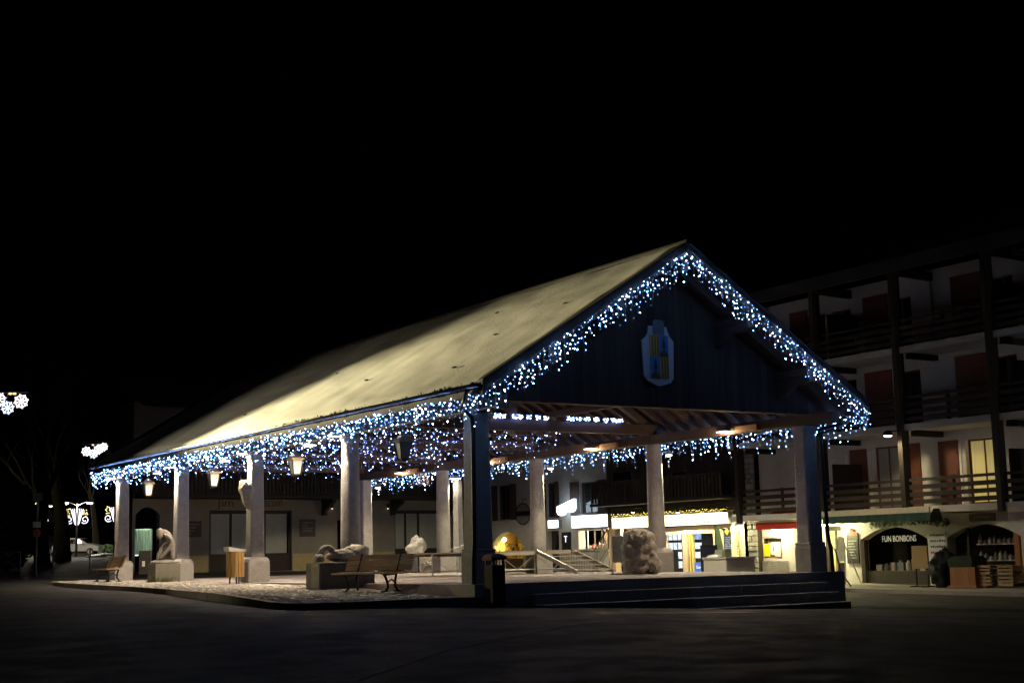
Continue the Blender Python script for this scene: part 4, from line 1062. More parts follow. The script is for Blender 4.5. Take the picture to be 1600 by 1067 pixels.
# balconies
slabs = []
for z, nm in ((Z1, 'a'), (Z2, 'b'), (Z3, 'c')):
    s = LB('balcony_slab', M_PLASW, H, (.05, hu1, DB, -.004, z-.22, z)); slabs.append(s)
posts = [fH.px(p_, y_, DB)[0] for p_, y_ in ((1148, 600), (1278, 600), (1405, 600), (1553, 600))]; posts.append(posts[-1]*2-posts[-2])
for u in posts:
    for (za, zb) in ((Z1, Z2-.22), (Z2, Z3-.22), (Z3, Z4+.2)):
        LB('post', M_CHALET, H, (u-.10, u+.10, DB+.0, DB+.2, za+.003, zb-.003))
    LB('post', M_CHALET, H, (u-.10, u+.10, DB-.16, DB-.003, Z1-.3, Z4+.2))
    for z in (Z2, Z3): LB('beam_end', M_CHALET, H, (u+.16, u+.36, DB+.25, -.01, z-.42, z-.225))
    MB().prism([(DB-.3, Z4+.0), (.0, Z4+.0), (.0, Z4-.30), (DB+.3, Z4-.26), (DB-.3, Z4-.12)], 'x', u+.14, u+.34).build('eave_bracket', M_CHALET, H, world=False)
pu = [0.05]+posts+[hu1]
for s, z in zip(slabs, (Z1, Z2, Z3)):
    for a, b in zip(pu, pu[1:]):
        if b-a < .5: continue
        for k in range(4):
            zz = z+.16+.25*k; th = .075 if k < 3 else .05
            LB('rail', M_CHALET, s, (a+.14, b-.14, DB+.02, DB+.06, zz-th, zz+th))
        n = max(2, int((b-a)/1.6))
        for k in range(1, n): 
            u = a+(b-a)*k/n; LB('rail_post', M_CHALET, s, (u-.05, u+.05, DB+.065, DB+.13, z+.01, z+.98))
# balcony dividers
for b, z in (((1288, 1322, 717, 790), Z1), ((1570, 1600, 690, 790), Z1), ((1560, 1600, 560, 650), Z2), ((1540, 1560, 440, 520), Z3), ((1275, 1313, 480, 545), Z3)):
    u = fH.rect(b, -.9)[1]; LB('balcony_divider', M_CHALET, H, (u-.03, u+.03, DB+.15, -.01, z+.005, z+1.7))
# roof
rf = MB().add([(-.4,-3.0,Z4-.25),(hu1+.5,-3.0,Z4-.25),(hu1+.5,5,Z4+2.9),(-.4,5,Z4+2.9),(-.4,-3.0,Z4-.05),(hu1+.5,-3.0,Z4-.05),(hu1+.5,5,Z4+3.1),(-.4,5,Z4+3.1)],
   [(0,1,2,3),(4,5,6,7),(0,1,5,4),(1,2,6,5),(2,3,7,6),(3,0,4,7)]).build('roof', M_SHUT, H, world=False)
LB('roof_edge', M_ROOFT, rf, (-.45, hu1+.55, -3.1, -3.005, Z4-.42, Z4+.05))
u = -.2
while u < hu1: 
    MB().add([(u,-2.98,Z4-.42),(u+.12,-2.98,Z4-.42),(u+.12,.2,Z4+.85),(u,.2,Z4+.85),(u,-2.98,Z4-.26),(u+.12,-2.98,Z4-.26),(u+.12,.2,Z4+1.0),(u,.2,Z4+1.0)],
      [(0,1,2,3),(4,5,6,7),(0,1,5,4),(1,2,6,5),(2,3,7,6),(3,0,4,7)]).build('eave_rafter', M_SHUT, rf, world=False); u += .75
# the lamp on the balcony post
ul = fH.px(1402, 677, DB-.3)
p = fH.world(ul[0]-.05, DB-.72, ul[1])
t = thing('balcony_lamp', 'lit dome lamp on a dark post of the hotel balcony', 'lamp', p, -math.pi/2)
MB().lathe((0,0,-.05), [(.19,-.03),(.17,.05),(.10,.12),(.03,.15)], 14).build('shade', M_IRON, t, world=False, smooth=True)
MB().lathe((0,0,-.10), [(.05,-.03),(.13,.0),(.14,.018)], 12).build('bulb', M_LAMPS, t, world=False); LB('arm', M_IRON, t, (-.02,.02,0,.56,.06,.10))
lamp('spot', 'SPOT', p+Vector((0,0,-.15)), 230, (1,.80,.45), t, p+Vector((.7,-.3,-3)), .05, 140, .3)
# awnings
wA = fH.rect((1284, 1452, 800, 812), DB-.5); ua, ub = wA[0], wA[1]
aw = thing('green_awning', 'long dark green awning with pale top over the sweet shop', 'awning', fH.world(ua, 0, 0), -math.pi/2)
M_GRN2 = mat('awning_green', (.035,.085,.06), .85, .25, 6, .2, 20); M_CRM = mat('awning_cream', (.68,.62,.48), .85, .15, 4)
L_ = ub-ua
MB().add([(0,-.01,Z1-.24),(L_,-.01,Z1-.24),(L_,DB-.45,1.72),(0,DB-.45,1.72)], [(0,1,2,3)]).build('canopy', M_CRM, aw, world=False)
nv = 60; vv = MB()
for k in range(nv+1):
    u = L_*k/nv; dd = DB-.46-.02*math.sin(k*1.3); vv.v += [(u, dd, 1.74), (u, dd-.02, 1.46+.03*abs(math.sin(k*.5)))]
vv.f = [(2*k, 2*k+2, 2*k+3, 2*k+1) for k in range(nv)]
vv.build('valance', M_GRN2, aw, world=False, fix=False); LB('front_bar', M_CRM, aw, (0, L_, DB-.50, DB-.42, 1.742, 1.93))
LB('side_arm', M_FIX, aw, (.02,.06,DB-.42,-.02,1.70,1.74), (L_-.06,L_-.02,DB-.42,-.02,1.70,1.74))
MB().prism([(DB-.52,1.40),(DB-.52,1.62),(DB-.3,1.86),(DB-.05,1.86),(DB+.1,1.45)], 'x', L_+.01, L_+.06).build('side_panel', M_CHALET, aw, world=False)
uE = fH.px(1575, 798, DB-.4)[0]
ea = thing('pale_awning', 'pale folded awning at the right edge above the grocer', 'awning', fH.world(uE, 0, 0), -math.pi/2)
LB('cassette', M_CRM, ea, (0, 3.0, DB-.42, DB-.25, 1.62, 1.80)); LB('valance', mat('grey_valance', (.30,.27,.26), .85, .3, 10), ea, (0, 3.0, DB-.40, DB-.39, 1.38, 1.617)); LB('bracket', M_FIX, ea, (.1, .16, DB-.24, DB-.02, 1.66, 1.76))
wR = fH.rect((1181, 1246, 811, 827), -1.0)
ra = thing('red_awning', 'short red awning over the small lit window with posters', 'awning', fH.world(wR[0], 0, 0), -math.pi/2); L_ = wR[1]-wR[0]
M_REDA = mat('awning_red', (.50,.035,.02), .8, .2, 6, .2, 20)
MB().add([(0,-.01,wR[3]+.35),(L_,-.01,wR[3]+.35),(L_,-1.0,wR[3]-.12),(0,-1.0,wR[3]-.12)], [(0,1,2,3)]).build('canopy', M_REDA, ra, world=False)
vv = MB()
for k in range(31):
    u = L_*k/30; vv.v += [(u,-1.0,wR[3]-.118),(u,-1.01,wR[2]+.02*(k % 2))]
vv.f = [(2*k, 2*k+2, 2*k+3, 2*k+1) for k in range(30)]
vv.build('valance', M_REDA, ra, world=False, fix=False); LB('front_bar', M_CRM, ra, (0, L_, -1.03, -.97, wR[3]-.116, wR[3]-.05))
# window under the red awning
LB('window_back', mat('cream_window_back', (.6,.5,.33), .8, .2, 6), H, (red[0]-.1, red[1]+.1, .5, .55, red[2]-.1, red[3]+.1))
LB('window_frame', M_SHOPF, H, (red[0], red[1], .05, .1, red[3]-.06, red[3]), (red[0], red[0]+.05, .05, .1, red[2], red[3]-.06), (red[1]-.05, red[1], .05, .1, red[2], red[3]-.06), (red[0]+.05, red[1]-.05, .05, .1, red[2], red[2]+.06))
for b, m_, nm in (((1193, 1203, 849, 869), mat('yellow_paper', (.85,.72,.02), .7, .05, 5, emit=(1,.85,.0), estr=.15), 'yellow'), ((1204, 1219, 847, 866), mat('white_paper', (.75,.76,.78), .7, .2, 30), 'white'), ((1211, 1220, 858, 869), mat('pink_paper', (.75,.55,.45), .7, .3, 30), 'pinkish')):
    a = fH.rect(b, .02 if nm != 'pinkish' else .0); p = fH.world(a[0], .02 if nm != 'pinkish' else .0, a[2])
    t = thing('notice', '%s paper notice in the window under the red awning' % nm, 'notice', p, -math.pi/2)
    LB('sheet', m_, t, (0, a[1]-a[0], 0, .012, 0, a[3]-a[2]))
    if nm == 'white': MB().prism([(.1,.35),(.16,.3),(.2,.42),(.24,.28),(.2,.2),(.12,.16),(.2,.12)], 'y', -.006, -.002).build('blue_figure', mat('notice_blue', (.1,.35,.65), .7, .1, 5), t, world=False)
zz = fH.px(1208, 826, -.35)[1]; uu = fH.px(1208, 826, -.35)[0]; p = fH.world(uu, -.35, zz)
t = thing('awning_lamp', 'warm bulb glowing under the red awning', 'lamp', p, -math.pi/2)
MB().lathe((0,0,-.06), [(.03,-.04),(.07,.0),(.07,.06),(.03,.1)], 12).build('bulb', emitter('awn_bulb', (1,.9,.55), 10), t, world=False); MB().tube([(0,0,.03),(0,0,.3)], .012, 6).build('cord', M_IRON, t, world=False)
lamp('bulb', 'POINT', p+Vector((-.05,0,-.16)), 110, (1,.88,.50), t, None, .06)
LB('stone_base', M_RUB, H, (.05, fH.px(1232, 880)[0], -.10, -.004, -1.2, red[2]-.08))
# light under the green awning
uu, zz = fH.px(1291, 819, -.6); p = fH.world(uu, -.6, zz)
t = thing('tube_light', 'glowing strip light under the left end of the green awning', 'lamp', p, -math.pi/2)
LB('tube', emitter('tube_glow', (1.0,1.0,.62), 9), t, (-.30, .45, -.03, .03, -.03, .03)); LB('housing', M_WHITEP, t, (-.33, .48, -.06, .06, .032, .09))
lamp('bulb', 'POINT', p+Vector((0,0,-.1)), 330, (1.0,.95,.46), t, None, .12)
# recessed shop entrance on the left
f = shopfront(H, rec, (.5,), .5, .3, mat('yellow_lit_pane', (.5,.4,.18), .5, .2, 5))
# sweet shop window
LB('window_frame', M_CHALET, H, (a1[0], a1[0]+.1, .2, .3, a1[2], a1[3]-.45), (a1[1]-.1, a1[1], .2, .3, a1[2], a1[3]-.45), (a1[0]+.1, a1[1]-.1, .18, .42, a1[2], a1[2]+.62))
LB('shelf_floor', M_SHOPF, H, (a1[0]+.05, a1[1]-.05, .45, 1.3, a1[2]+.5, a1[2]+.62))
b_ = fH.rect((1379, 1432, 836, 847), .3); lettering('FUN BONBONS', (b_[3]-b_[2])*1.25, mat('white_window_letters', (.8,.8,.78), .6, 0, 1, emit=(1,1,1), estr=.10), H, ((b_[0]+b_[1])/2, .28, (b_[2]+b_[3])/2), b_[1]-b_[0])
M_SW = [mat('sweet%d' % k, c, .5, .2, 12) for k, c in enumerate(((.35,.32,.28),(.20,.22,.18),(.38,.30,.32),(.12,.14,.16)))]
for k in range(16):
    u = a1[0]+.35+(a1[1]-a1[0]-.7)*(k % 8)/7.2; d = .6+.35*(k//8); p = fH.world(u, d, a1[2]+.62); h = random.uniform(.16,.42)
    if k % 3: mb = MB().lathe((p.x,p.y,p.z), [(.08,0),(.10,.02),(.10,h*.75),(.05,h*.85),(.06,h)], 10)
    else: mb = MB().cbox((p.x,p.y,p.z+h/2), (.16,.24,h), random.uniform(-.4,.4), .02)
    tag(mb.build('sweet_jar', M_SW[k % 4]), 'small jar or packet of sweets displayed behind the dark arched window', 'sweets', 'sweets in the arched window')
# right-hand arch: grocer
LB('door_post', mat('orange_door_post', (.35,.13,.04), .7, .2, 5), H, (fH.px(1583, 870)[0], fH.px(1591, 870)[0], .1, .3, a2[2], a2[3]-.1))
LB('shop_frame', M_CHALET, H, (fH.px(1508, 870)[0]-.06, fH.px(1508, 870)[0]+.06, .2, .3, a2[2], a2[3]-.02))
for z in (.1, .65):
    LB('shelf', M_SHOPF, H, (fH.px(1512, 870)[0], fH.px(1582, 870)[0], .5, .9, z-.03, z))
    for k in range(9):
        u = fH.px(1515, 870)[0]+(fH.px(1580, 870)[0]-fH.px(1515, 870)[0])*k/8.5; p = fH.world(u, .62, z); h = random.uniform(.14,.34)
        tag(MB().lathe((p.x,p.y,p.z), [(.06,0),(.075,.02),(.07,h*.7),(.03,h*.85),(.03,h)], 8).build('bottle', M_SW[k % 4]), 'small bottle or jar on the shelves inside the right-hand arch', 'bottle', 'bottles on shop shelves')
sgn = fH.rect((1514, 1554, 802, 814), -.06); p = fH.world(sgn[0], -.06, sgn[2])
t = thing('wooden_sign', 'dark wooden name board above the right-hand arch', 'sign', p, -math.pi/2); LB('board', mat('sign_brown', (.05,.025,.025), .7, .2, 6), t, (0, sgn[1]-sgn[0], 0, .05, 0, sgn[3]-sgn[2]))
LB('faded_line', mat('sign_line', (.12,.10,.08), .7, .4, 30), t, (.2, sgn[1]-sgn[0]-.2, -.006, -.001, .10, .17))
b_ = fH.rect((1452, 1478, 830, 876), -.03); p = fH.world(b_[0], -.03, b_[2])
t = thing('white_wall_board', 'white board with four lines of handwriting between the two arches', 'notice', p, -math.pi/2); w_, h_ = b_[1]-b_[0], b_[3]-b_[2]
LB('board', mat('board_white', (.55,.55,.58), .7, .08, 5), t, (0, w_, 0, .025, 0, h_))
for k in range(4):
    x_ = .08*w_; z_ = h_*(.88-.2*k); c = M_BLACKP if k < 3 else mat('red_ink', (.3,.05,.05), .7, 0, 1)
    while x_ < w_*.9:
        d_ = random.uniform(.05,.09); LB('handwriting', c, t, (x_, x_+d_, -.006, -.001, z_-random.uniform(.02,.04), z_+random.uniform(.02,.05))); x_ += d_+.02

# pavement in front of the hotel shops
hp = MB()
for k in range(12):
    y = 44-2.0*k
    hp.v += [(36.4, y, gz(36.4, y)+.13), (39.5, y, gz(38, y)+.16), (36.4, y, gz(36.4, y)-.3)]
hp.f = [(3*k, 3*k+3, 3*k+4, 3*k+1) for k in range(11)]+[(3*k, 3*k+2, 3*k+5, 3*k+3) for k in range(11)]
o = hp.build('shop_pavement', mat('pavement_concrete', (.30,.28,.25), .85, .25, 5, .3, 30), fix=False); o['kind'] = 'structure'
def pavz(y): return gz(38, y)+.15

# ---- things in front of the hotel shops
def hw_place(px_, py_, d):
    u, z = fH.px(px_, py_, d); return fH.world(u, d, z)
p = hw_place(1318, 915, -1.0); zb = pavz(p.y)
t = thing('easel_menu', 'tall easel holding a pale menu sheet under the green awning', 'easel', (p.x, p.y, zb), -math.pi/2)
for (x0, y0, x1, y1) in ((-.22,-.1,-.12,.05), (.22,-.1,.12,.05)): MB().bar((x0,y0,0),(x1,y1,1.65), .05, .04).build('leg', M_SHOPF, t, world=False)
MB().bar((.55,.35,0),(.1,.08,1.4), .05, .04).build('leg', M_SHOPF, t, world=False)
MB().add([(-.20,-.06,.82),(.20,-.06,.82),(.14,.02,1.72),(-.14,.02,1.72)], [(0,1,2,3)]).build('sheet', mat('menu_sheet', (.50,.50,.42), .7, .35, 25), t, world=False)
MB().add([(-.21,-.10,.08),(.21,-.10,.08),(.18,-.05,.78),(-.18,-.05,.78)], [(0,1,2,3)]).build('lower_board', M_BLACKP, t, world=False)
b_ = fH.rect((1323, 1341, 836, 880), -.06); p = fH.world(b_[0], -.06, b_[2]); w_, h_ = b_[1]-b_[0], b_[3]-b_[2]
t = thing('wall_chalkboard', 'black chalkboard on the wall with a red carved top', 'chalkboard', p, -math.pi/2)
LB('board', M_BLACKP, t, (0, w_, 0, .05, 0, h_)); MB().prism([(0,h_),(w_,h_),(w_*.95,h_+.1),(w_*.7,h_+.12),(w_*.62,h_+.24),(w_*.5,h_+.16),(w_*.4,h_+.26),(w_*.25,h_+.12),(w_*.05,h_+.08)], 'y', 0, .05).build('carved_top', mat('carved_red', (.22,.04,.03), .7, .3, 12), t, world=False)
for k in range(7): LB('chalk_line', mat('chalk', (.22,.23,.22), .9, .6, 40), t, (.08, w_-.08-.06*(k % 3), -.005, -.001, h_*(.2+.1*k)-.018, h_*(.2+.1*k)+.018))
# garland of vine leaves over the arch
gv = MB(); 
for k in range(240):
    s = random.random(); pxx = 1358+s*125; pyy = 819-9*math.sin(math.pi*s)*.4+random.uniform(-5,6)-(s*4)
    if .8 < s < .98: pyy += random.uniform(0, 9)*(1 if int(s*40) % 3 == 0 else 0)
    u, z = fH.px(pxx, pyy, -.06); c = Vector((u, -.06+random.uniform(-.05,.03), z))
    e = Vector((random.uniform(-1,1), random.uniform(-.4,.4), random.uniform(-1,1))).normalized()*.065; f_ = e.cross(Vector((random.random()*.3,1,0))).normalized()*.04
    gv.add([c-e, c+f_, c+e, c-f_], [(0,1,2,3)])
p0 = fH.world(0,0,0)
t = thing('vine_garland', 'leafy garland trailing over the sweet shop arch', 'garland', p0, -math.pi/2); gv.build('leaves', M_PLANT, t, world=False, fix=False)
st = MB(); st.tube([(fH.px(1358+125*s, 819-4*math.sin(math.pi*s)-4*s, -.04)[0], -.03, fH.px(1358+125*s, 819-4*math.sin(math.pi*s)-4*s, -.04)[1]) for s in np.linspace(0,1,14)], .015, 5); st.build('stem', M_BARK, t, world=False)
# tan board on a stand, covered rack, wooden chest, crates
p = hw_place(1441, 918, -1.1); zb = pavz(p.y); yy = 0
t = thing('tan_board_stand', 'plain tan board on thin dark legs before the arched window', 'sign', (p.x, p.y, zb), -math.pi/2)
LB('board', mat('tan_board', (.36,.26,.12), .8, .12, 4), t, (-.34,.34,-.03,.03,.62,1.40))
for x in (-.26, .26): MB().bar((x,.04,0),(x,.04,1.35), .04, .04).build('leg', M_IRON, t, world=False); MB().bar((x,-.28,.02),(x,.32,.02), .04, .04).build('foot', M_IRON, t, world=False)
p = hw_place(1478, 920, -1.0)
cv = MB().blob((0,0,.58), (.50,.34,.60), 4, .42, 1.5, 9, -.58)
for i, v in enumerate(cv.v):
    fz = 1-(v[2]/1.2); a = math.atan2(v[1], v[0]); k = 1+.16*math.sin(a*7+v[2]*2+math.sin(v[2]*5))*fz; cv.v[i] = (v[0]*k, v[1]*k, v[2])
o = cv.build('covered_rack', mat('black_tarpaulin', (.014,.02,.019), .5, .2, 8, .5, 10), None, smooth=True); o.location = (p.x, p.y, pavz(p.y)); tag(o, 'display rack wrapped in a shiny black cover beside the tan board', 'covered rack')
p = hw_place(1516, 918, -.9)
t = thing('wooden_chest', 'orange wooden chest draped with a dark green cloth', 'chest', (p.x, p.y, pavz(p.y)), -math.pi/2)
M_ORW = mat('orange_wood', (.30,.12,.035), .6, .25, 7, .2, stretch=(5,5,1), rnd=.15)
for k in range(4): LB('board', M_ORW, t, (-.52+.26*k+.004, -.52+.26*(k+1)-.004, -.35, .35, .08, .68))
LB('base', M_ORW, t, (-.60, .60, -.42, .42, 0, .078))
cl = MB().cbox((-.05,0,.86), (1.0,.76,.36), 0, .10)
cl.build('green_cloth', mat('dark_green_cloth', (.02,.035,.018), .9, .3, 8, .5, 12), t, world=False)
p = hw_place(1541, 919, -.8)
bevel(tag(MB().cbox((p.x,p.y,pavz(p.y)+.26), (.45,.42,.52)).build('wooden_box', M_ORW), 'small reddish wooden box between the chest and the crates', 'box'), .015)
def crate(px_, k, label):
    p = hw_place(px_, 920, -.75)
    t = thing('crate', label, 'crate', (p.x, p.y, pavz(p.y)+.06+.36*k), -math.pi/2, 'wooden crates outside the grocer')
    M_CR = mat('crate_wood', (.36,.26,.15), .8, .25, 8, .2, rnd=.2)
    for sx in (-.42, .38): LB('corner_post', M_CR, t, (sx,sx+.05,-.26,-.22,0,.33), (sx,sx+.05,.22,.26,0,.33))
    for z in (.02, .13, .24): LB('slat', M_CR, t, (-.43,.44,-.285,-.262,z,z+.075)); LB('slat', M_CR, t, (-.43,.44,.262,.285,z,z+.075))
    for sx in (-.455, .432): LB('slat', M_CR, t, (sx,sx+.02,-.262,.262,.13,.31))
    LB('bottom', M_CR, t, (-.43,.44,-.26,.26,0,.018))
for k in range(2):
    for j, px_ in enumerate((1552, 1575)): crate(px_, k, 'pale slatted crate, %s of the %s stack by the right arch' % (['bottom','top'][k], ['left','right'][j]))
# black hoop for bicycles
p = on_z(1306, 922, -.82)
tag(MB().tube([(p.x-.0,p.y+.38,-.95),(p.x,p.y+.38,-.40),(p.x,p.y+.26,-.24),(p.x,p.y+.0,-.20),(p.x,p.y-.26,-.24),(p.x,p.y-.38,-.40),(p.x,p.y-.38,-.95)], .032, 8).build('bicycle_hoop', M_IRON, None, smooth=True), 'black steel hoop beside the right end of the hall steps', 'bicycle stand')

# ---- beside the yellow shop
p = at_depth(1140, 893, 47); gzz = gz(p.x, p.y)
c = at_depth(1135, 882, 47)
t = thing('planter_box', 'big square concrete planter, pale lit side and dark front, before the yellow shop', 'planter', (c.x, c.y, gzz))
zt = at_depth(1135, 873, 47).z
bevel(MB().box(c.x, c.x+1.25, c.y, c.y+1.15, gzz-.1, zt).build('box', mat('planter_concrete', (.46,.44,.40), .85, .15, 5, .2), t), .02)
MB().box(c.x-.03, c.x+1.28, c.y-.03, c.y+1.18, zt+.003, zt+.06).build('rim', MATS['planter_concrete'], t)
MB().blob((c.x+.2, c.y+.8, zt+.05), (.25,.3,.10), 3, .2, 2, 3, 0).build('snow_cap', M_SNOW, t, smooth=True)
p = at_depth(1109, 893, 49.5); zt = at_depth(1109, 853, 49.5).z; g0 = gz(p.x, p.y)
t = thing('navy_display_board', 'tall dark navy display board standing before the yellow shop', 'sign', (p.x, p.y, g0), -.45)
LB('panel', mat('navy_panel', (.02,.025,.06), .35, .3, 6), t, (-.27,.27,-.02,.02,.5,zt-g0)); LB('frame', M_IRON, t, (-.30,-.272,-.03,.03,0,zt-g0), (.272,.30,-.03,.03,0,zt-g0), (-.30,.30,-.03,.03,zt-g0+.002,zt-g0+.04))
p = at_depth(1122, 893, 49); g0 = gz(p.x, p.y); zt = at_depth(1122, 864, 49).z; ht = zt-g0
t = thing('slanted_menu', 'slanted grey menu frame behind the square planter', 'sign', (p.x, p.y, g0), -.5)
MB().add([(-.26,-.1,ht-.55),(.06,-.1,ht-.55),(.22,.1,ht+.12),(-.04,.1,ht+.12)], [(0,1,2,3)]).build('sheet', mat('menu_grey', (.40,.42,.36), .6, .4, 30), t, world=False)
MB().bar((-.1,0,0),(-.05,0,ht-.4), .06, .06).build('stand', M_IRON, t, world=False)
p = at_depth(1126, 893, 50); g0 = gz(p.x, p.y); zt = at_depth(1123, 818, 50).z
t = thing('green_flag_banner', 'pale green tapering flag banner beside the dark door of the yellow shop', 'banner', (p.x, p.y, g0), -.5)
MB().prism([(-.12,.5),(.22,.5),(.20,1.1),(.10,1.7),(-.02,zt-g0),(-.12,zt-g0-.05)], 'y', -.012, .012).build('cloth', mat('banner_green', (.33,.50,.26), .8, .25, 6), t, world=False); MB().tube([(-.13,0,0),(-.13,0,zt-g0)], .018, 6).build('pole', M_IRON, t, world=False)
p = on_z(968, 897, 0.0)
t = thing('framed_poster_stand', 'grey framed poster stand left of the carved boulder', 'sign', (p.x, p.y, .006), -.5)
zt = at_depth(968, 838, p.dot(Vector((math.sin(YAW), math.cos(YAW), 0)))).z
LB('poster', mat('poster_grey', (.15,.17,.18), .5, .6, 7), t, (-.19,.19,-.02,.02,.35,zt)); LB('frame', M_SHOPF, t, (-.22,-.192,-.03,.03,.0,zt+.03), (.192,.22,-.03,.03,.0,zt+.03), (-.192,.192,-.03,.03,zt+.002,zt+.03)); LB('foot', M_IRON, t, (-.25,.25,-.2,.2,0,.03))

# ---- metal stage and its stairs
def stage():
    x0, x1, y0, y1, zt = 23.6, 27.9, 39.5, 43.5, .74
    t = thing('stage', 'low metal-framed stage with wooden deck under the hall', 'stage', (x0, y0, .006))
    nx = 3
    M_DK = mat('stage_deck', (.32,.27,.22), .7, .2, 5)
    for k in range(nx):
        a, b = x0+(x1-x0)*k/nx+.01, x0+(x1-x0)*(k+1)/nx-.01
        for j in range(2):
            c, d = y0+(y1-y0)*j/2+.01, y0+(y1-y0)*(j+1)/2-.01
            MB().box(a, b, c, d, zt, zt+.04).build('deck_panel', M_DK, t)
            MB().box(a, b, c, c+.04, zt-.10, zt-.003).box(a, b, d-.04, d, zt-.10, zt-.003).build('rim', M_GALV, t)
            for (x, y) in ((a+.04, c+.04), (b-.04, c+.04)):
                MB().tube([(x,y,.006),(x,y,zt-.10)], .026, 6).build('leg', M_GALV, t)
            MB().tube([(a+.05,c+.04,.16),(b-.05,c+.04,.16)], .018, 5).build('tie', M_GALV, t)
            MB().tube([(a+.05,c+.06,zt-.12),((a+b)/2,c+.06,.17)], .014, 5).tube([(b-.05,c+.06,zt-.12),((a+b)/2,c+.06,.17)], .014, 5).build('brace', M_GALV, t)
    s = thing('stage_stairs', 'open metal stairs with five treads leading up to the stage', 'stairs', (26.5, 37.2, .006))
    xa, xb, ya, yb = 26.48, 27.95, 39.48, 37.2
    for x in (xa, xb):
        MB().bar((x,ya,zt+.0),(x,yb,.06), .05, .13).build('stringer', M_GALV, s)
    for k in range(5):
        f = (k+.15)/5; y = ya+(yb-ya)*f; z = zt*(1-f)+.02
        MB().box(xa+.03, xb-.03, y-.30, y, z-.035, z).build('tread', M_DK, s)
stage()
# thin steel railing behind the stage and the stairs of the shop
def railing(pts, h, label, n, m_=M_IRON):
    p0 = Vector(pts[0]); t = thing('railing', label, 'railing', p0)
    MB().tube([Vector(p)+Vector((0,0,h)) for p in pts], .025, 6).build('handrail', m_, t)
    MB().tube([Vector(p)+Vector((0,0,.12)) for p in pts], .015, 5).build('bottom_rail', m_, t)
    for a, b in zip(pts, pts[1:]):
        a, b = Vector(a), Vector(b); k = max(2, int((b-a).length/n))
        for i in range(k+1):
            q = a+(b-a)*i/k; MB().tube([q+Vector((0,0,-.1)), q+Vector((0,0,h))], .011, 4).build('baluster', m_, t)
a = at_depth(878, 893, 62); b = at_depth(938, 893, 60)
railing([(a.x,a.y,gz(a.x,a.y)+.25), (b.x,b.y,gz(b.x,b.y)+.25)], .95, 'dark iron railing before the warm shop window', .16)
a = at_depth(928, 893, 60); b = at_depth(952, 893, 58)
railing([(a.x,a.y,gz(a.x,a.y)+.3), (b.x,b.y,gz(b.x,b.y)+1.3)], .9, 'dark stair railing climbing right past the warm shop window', .16)
a = at_depth(704, 880, 60); b = at_depth(735, 880, 60)
railing([(a.x,a.y,gz(a.x,a.y)), (b.x,b.y,gz(b.x,b.y)+.3)], 1.3, 'pale metal railing seen behind the front left pillar', .3, M_GALV)

# ---- carved boulder and other stones
def stone_fold(mb, amp, freq, zmin):
    for i, v in enumerate(mb.v):
        a = math.atan2(v[1], v[0]); k = 1+amp*math.sin(v[2]*freq+2.2*math.sin(a*2)+a*1.5)
        mb.v[i] = (v[0]*k, v[1]*k, max(v[2], zmin))
p = on_z(1000, 897, 0)
zt = at_depth(1000, 820, p.dot(Vector((math.sin(YAW), math.cos(YAW), 0)))).z
mb = MB().blob((0,0,.66), (.43,.40,.80), 5, .30, 1.25, 31, -.66); stone_fold(mb, .06, 21, 0)
mb.blob((.22,-.10,.28), (.30,.30,.34), 4, .22, 1.6, 8, -.28)
for i, v in enumerate(mb.v):
    k = 1.20-.16*max(0, v[2])/1.4+(.0 if v[2] < .9 else .25*(v[2]-.9)); mb.v[i] = (v[0]*k, v[1]*k, v[2] if v[2] < 1.22 else 1.22+(v[2]-1.22)*.35)
o = mb.build('carved_boulder', M_STONE2, None, smooth=True); o.location = (p.x, p.y, .0); tag(o, 'tall carved boulder with flowing folds beside the round column', 'sculpture')
dep = 55.0
p = on_z(671, 895, 0)
t = thing('relief_block', 'pale square stone block with a carved relief on its face', 'sculpture', (p.x, p.y, .006), -.5)
bevel(LB('block', M_STONE2, t, (-.40,.40,0,.6,0,.64)), .03)
MB().tube([(-.25,-.02,.2),(-.1,-.03,.42),(.08,-.03,.3),(.22,-.02,.48)], [.03,.05,.05,.03], 6).tube([(-.3,-.02,.45),(-.12,-.03,.3),(.1,-.03,.42),(.3,-.02,.2)], [.02,.04,.04,.02], 6).build('relief', M_STONE2, t, world=False)
p2 = on_z(645, 894, 0)
bevel(tag(MB().cbox((p2.x+.05,p2.y+.25,.32), (.62,.55,.63), -.5).build('grey_block', M_DARKBOX), 'dark grey block left of the pale relief block', 'block'), .03)
mb = MB().blob((0,0,.36), (.42,.30,.46), 4, .42, 1.5, 12, -.36)
o = mb.build('rough_rock', M_STONE, None, smooth=True); o.location = (p2.x+.30, p2.y+.15, .645); tag(o, 'rough pointed rock sculpture lying on the two rear blocks', 'sculpture')

# reclining stone on the dark box by the round column
bx0, by0, bz = 15.80, 33.55, cob_z(15.8, 33.6)
t = thing('sculpture_plinth', 'long dark box plinth with a red disc on its end panel', 'plinth', (bx0, by0, bz))
bevel(MB().box(bx0, bx0+1.55, by0, by0+.95, bz-.15, .56).build('body', M_DARKBOX, t), .015)
MB().box(bx0-.03, bx0-.004, by0+.06, by0+.55, bz+.02, .545).build('end_panel', mat('end_panel_grey', (.13,.14,.13), .6, .15, 5), t)
MB().lathe((0,0,0), [(.08,0),(.08,.01)], 18)
dsc = MB(); 
for k in range(20):
    a = 2*math.pi*k/20; dsc.v.append((bx0-.036, by0+.32+.075*math.cos(a), .40+.075*math.sin(a)))
dsc.f = [tuple(range(20))]; dsc.build('red_disc', mat('red_disc', (.30,.03,.03), .6, .1, 5), t)
t = thing('reclining_sculpture', 'pale stone sculpture of a bowed hollow form lying on the dark plinth', 'sculpture', (bx0+.7, by0+.45, .56))
mb = MB()
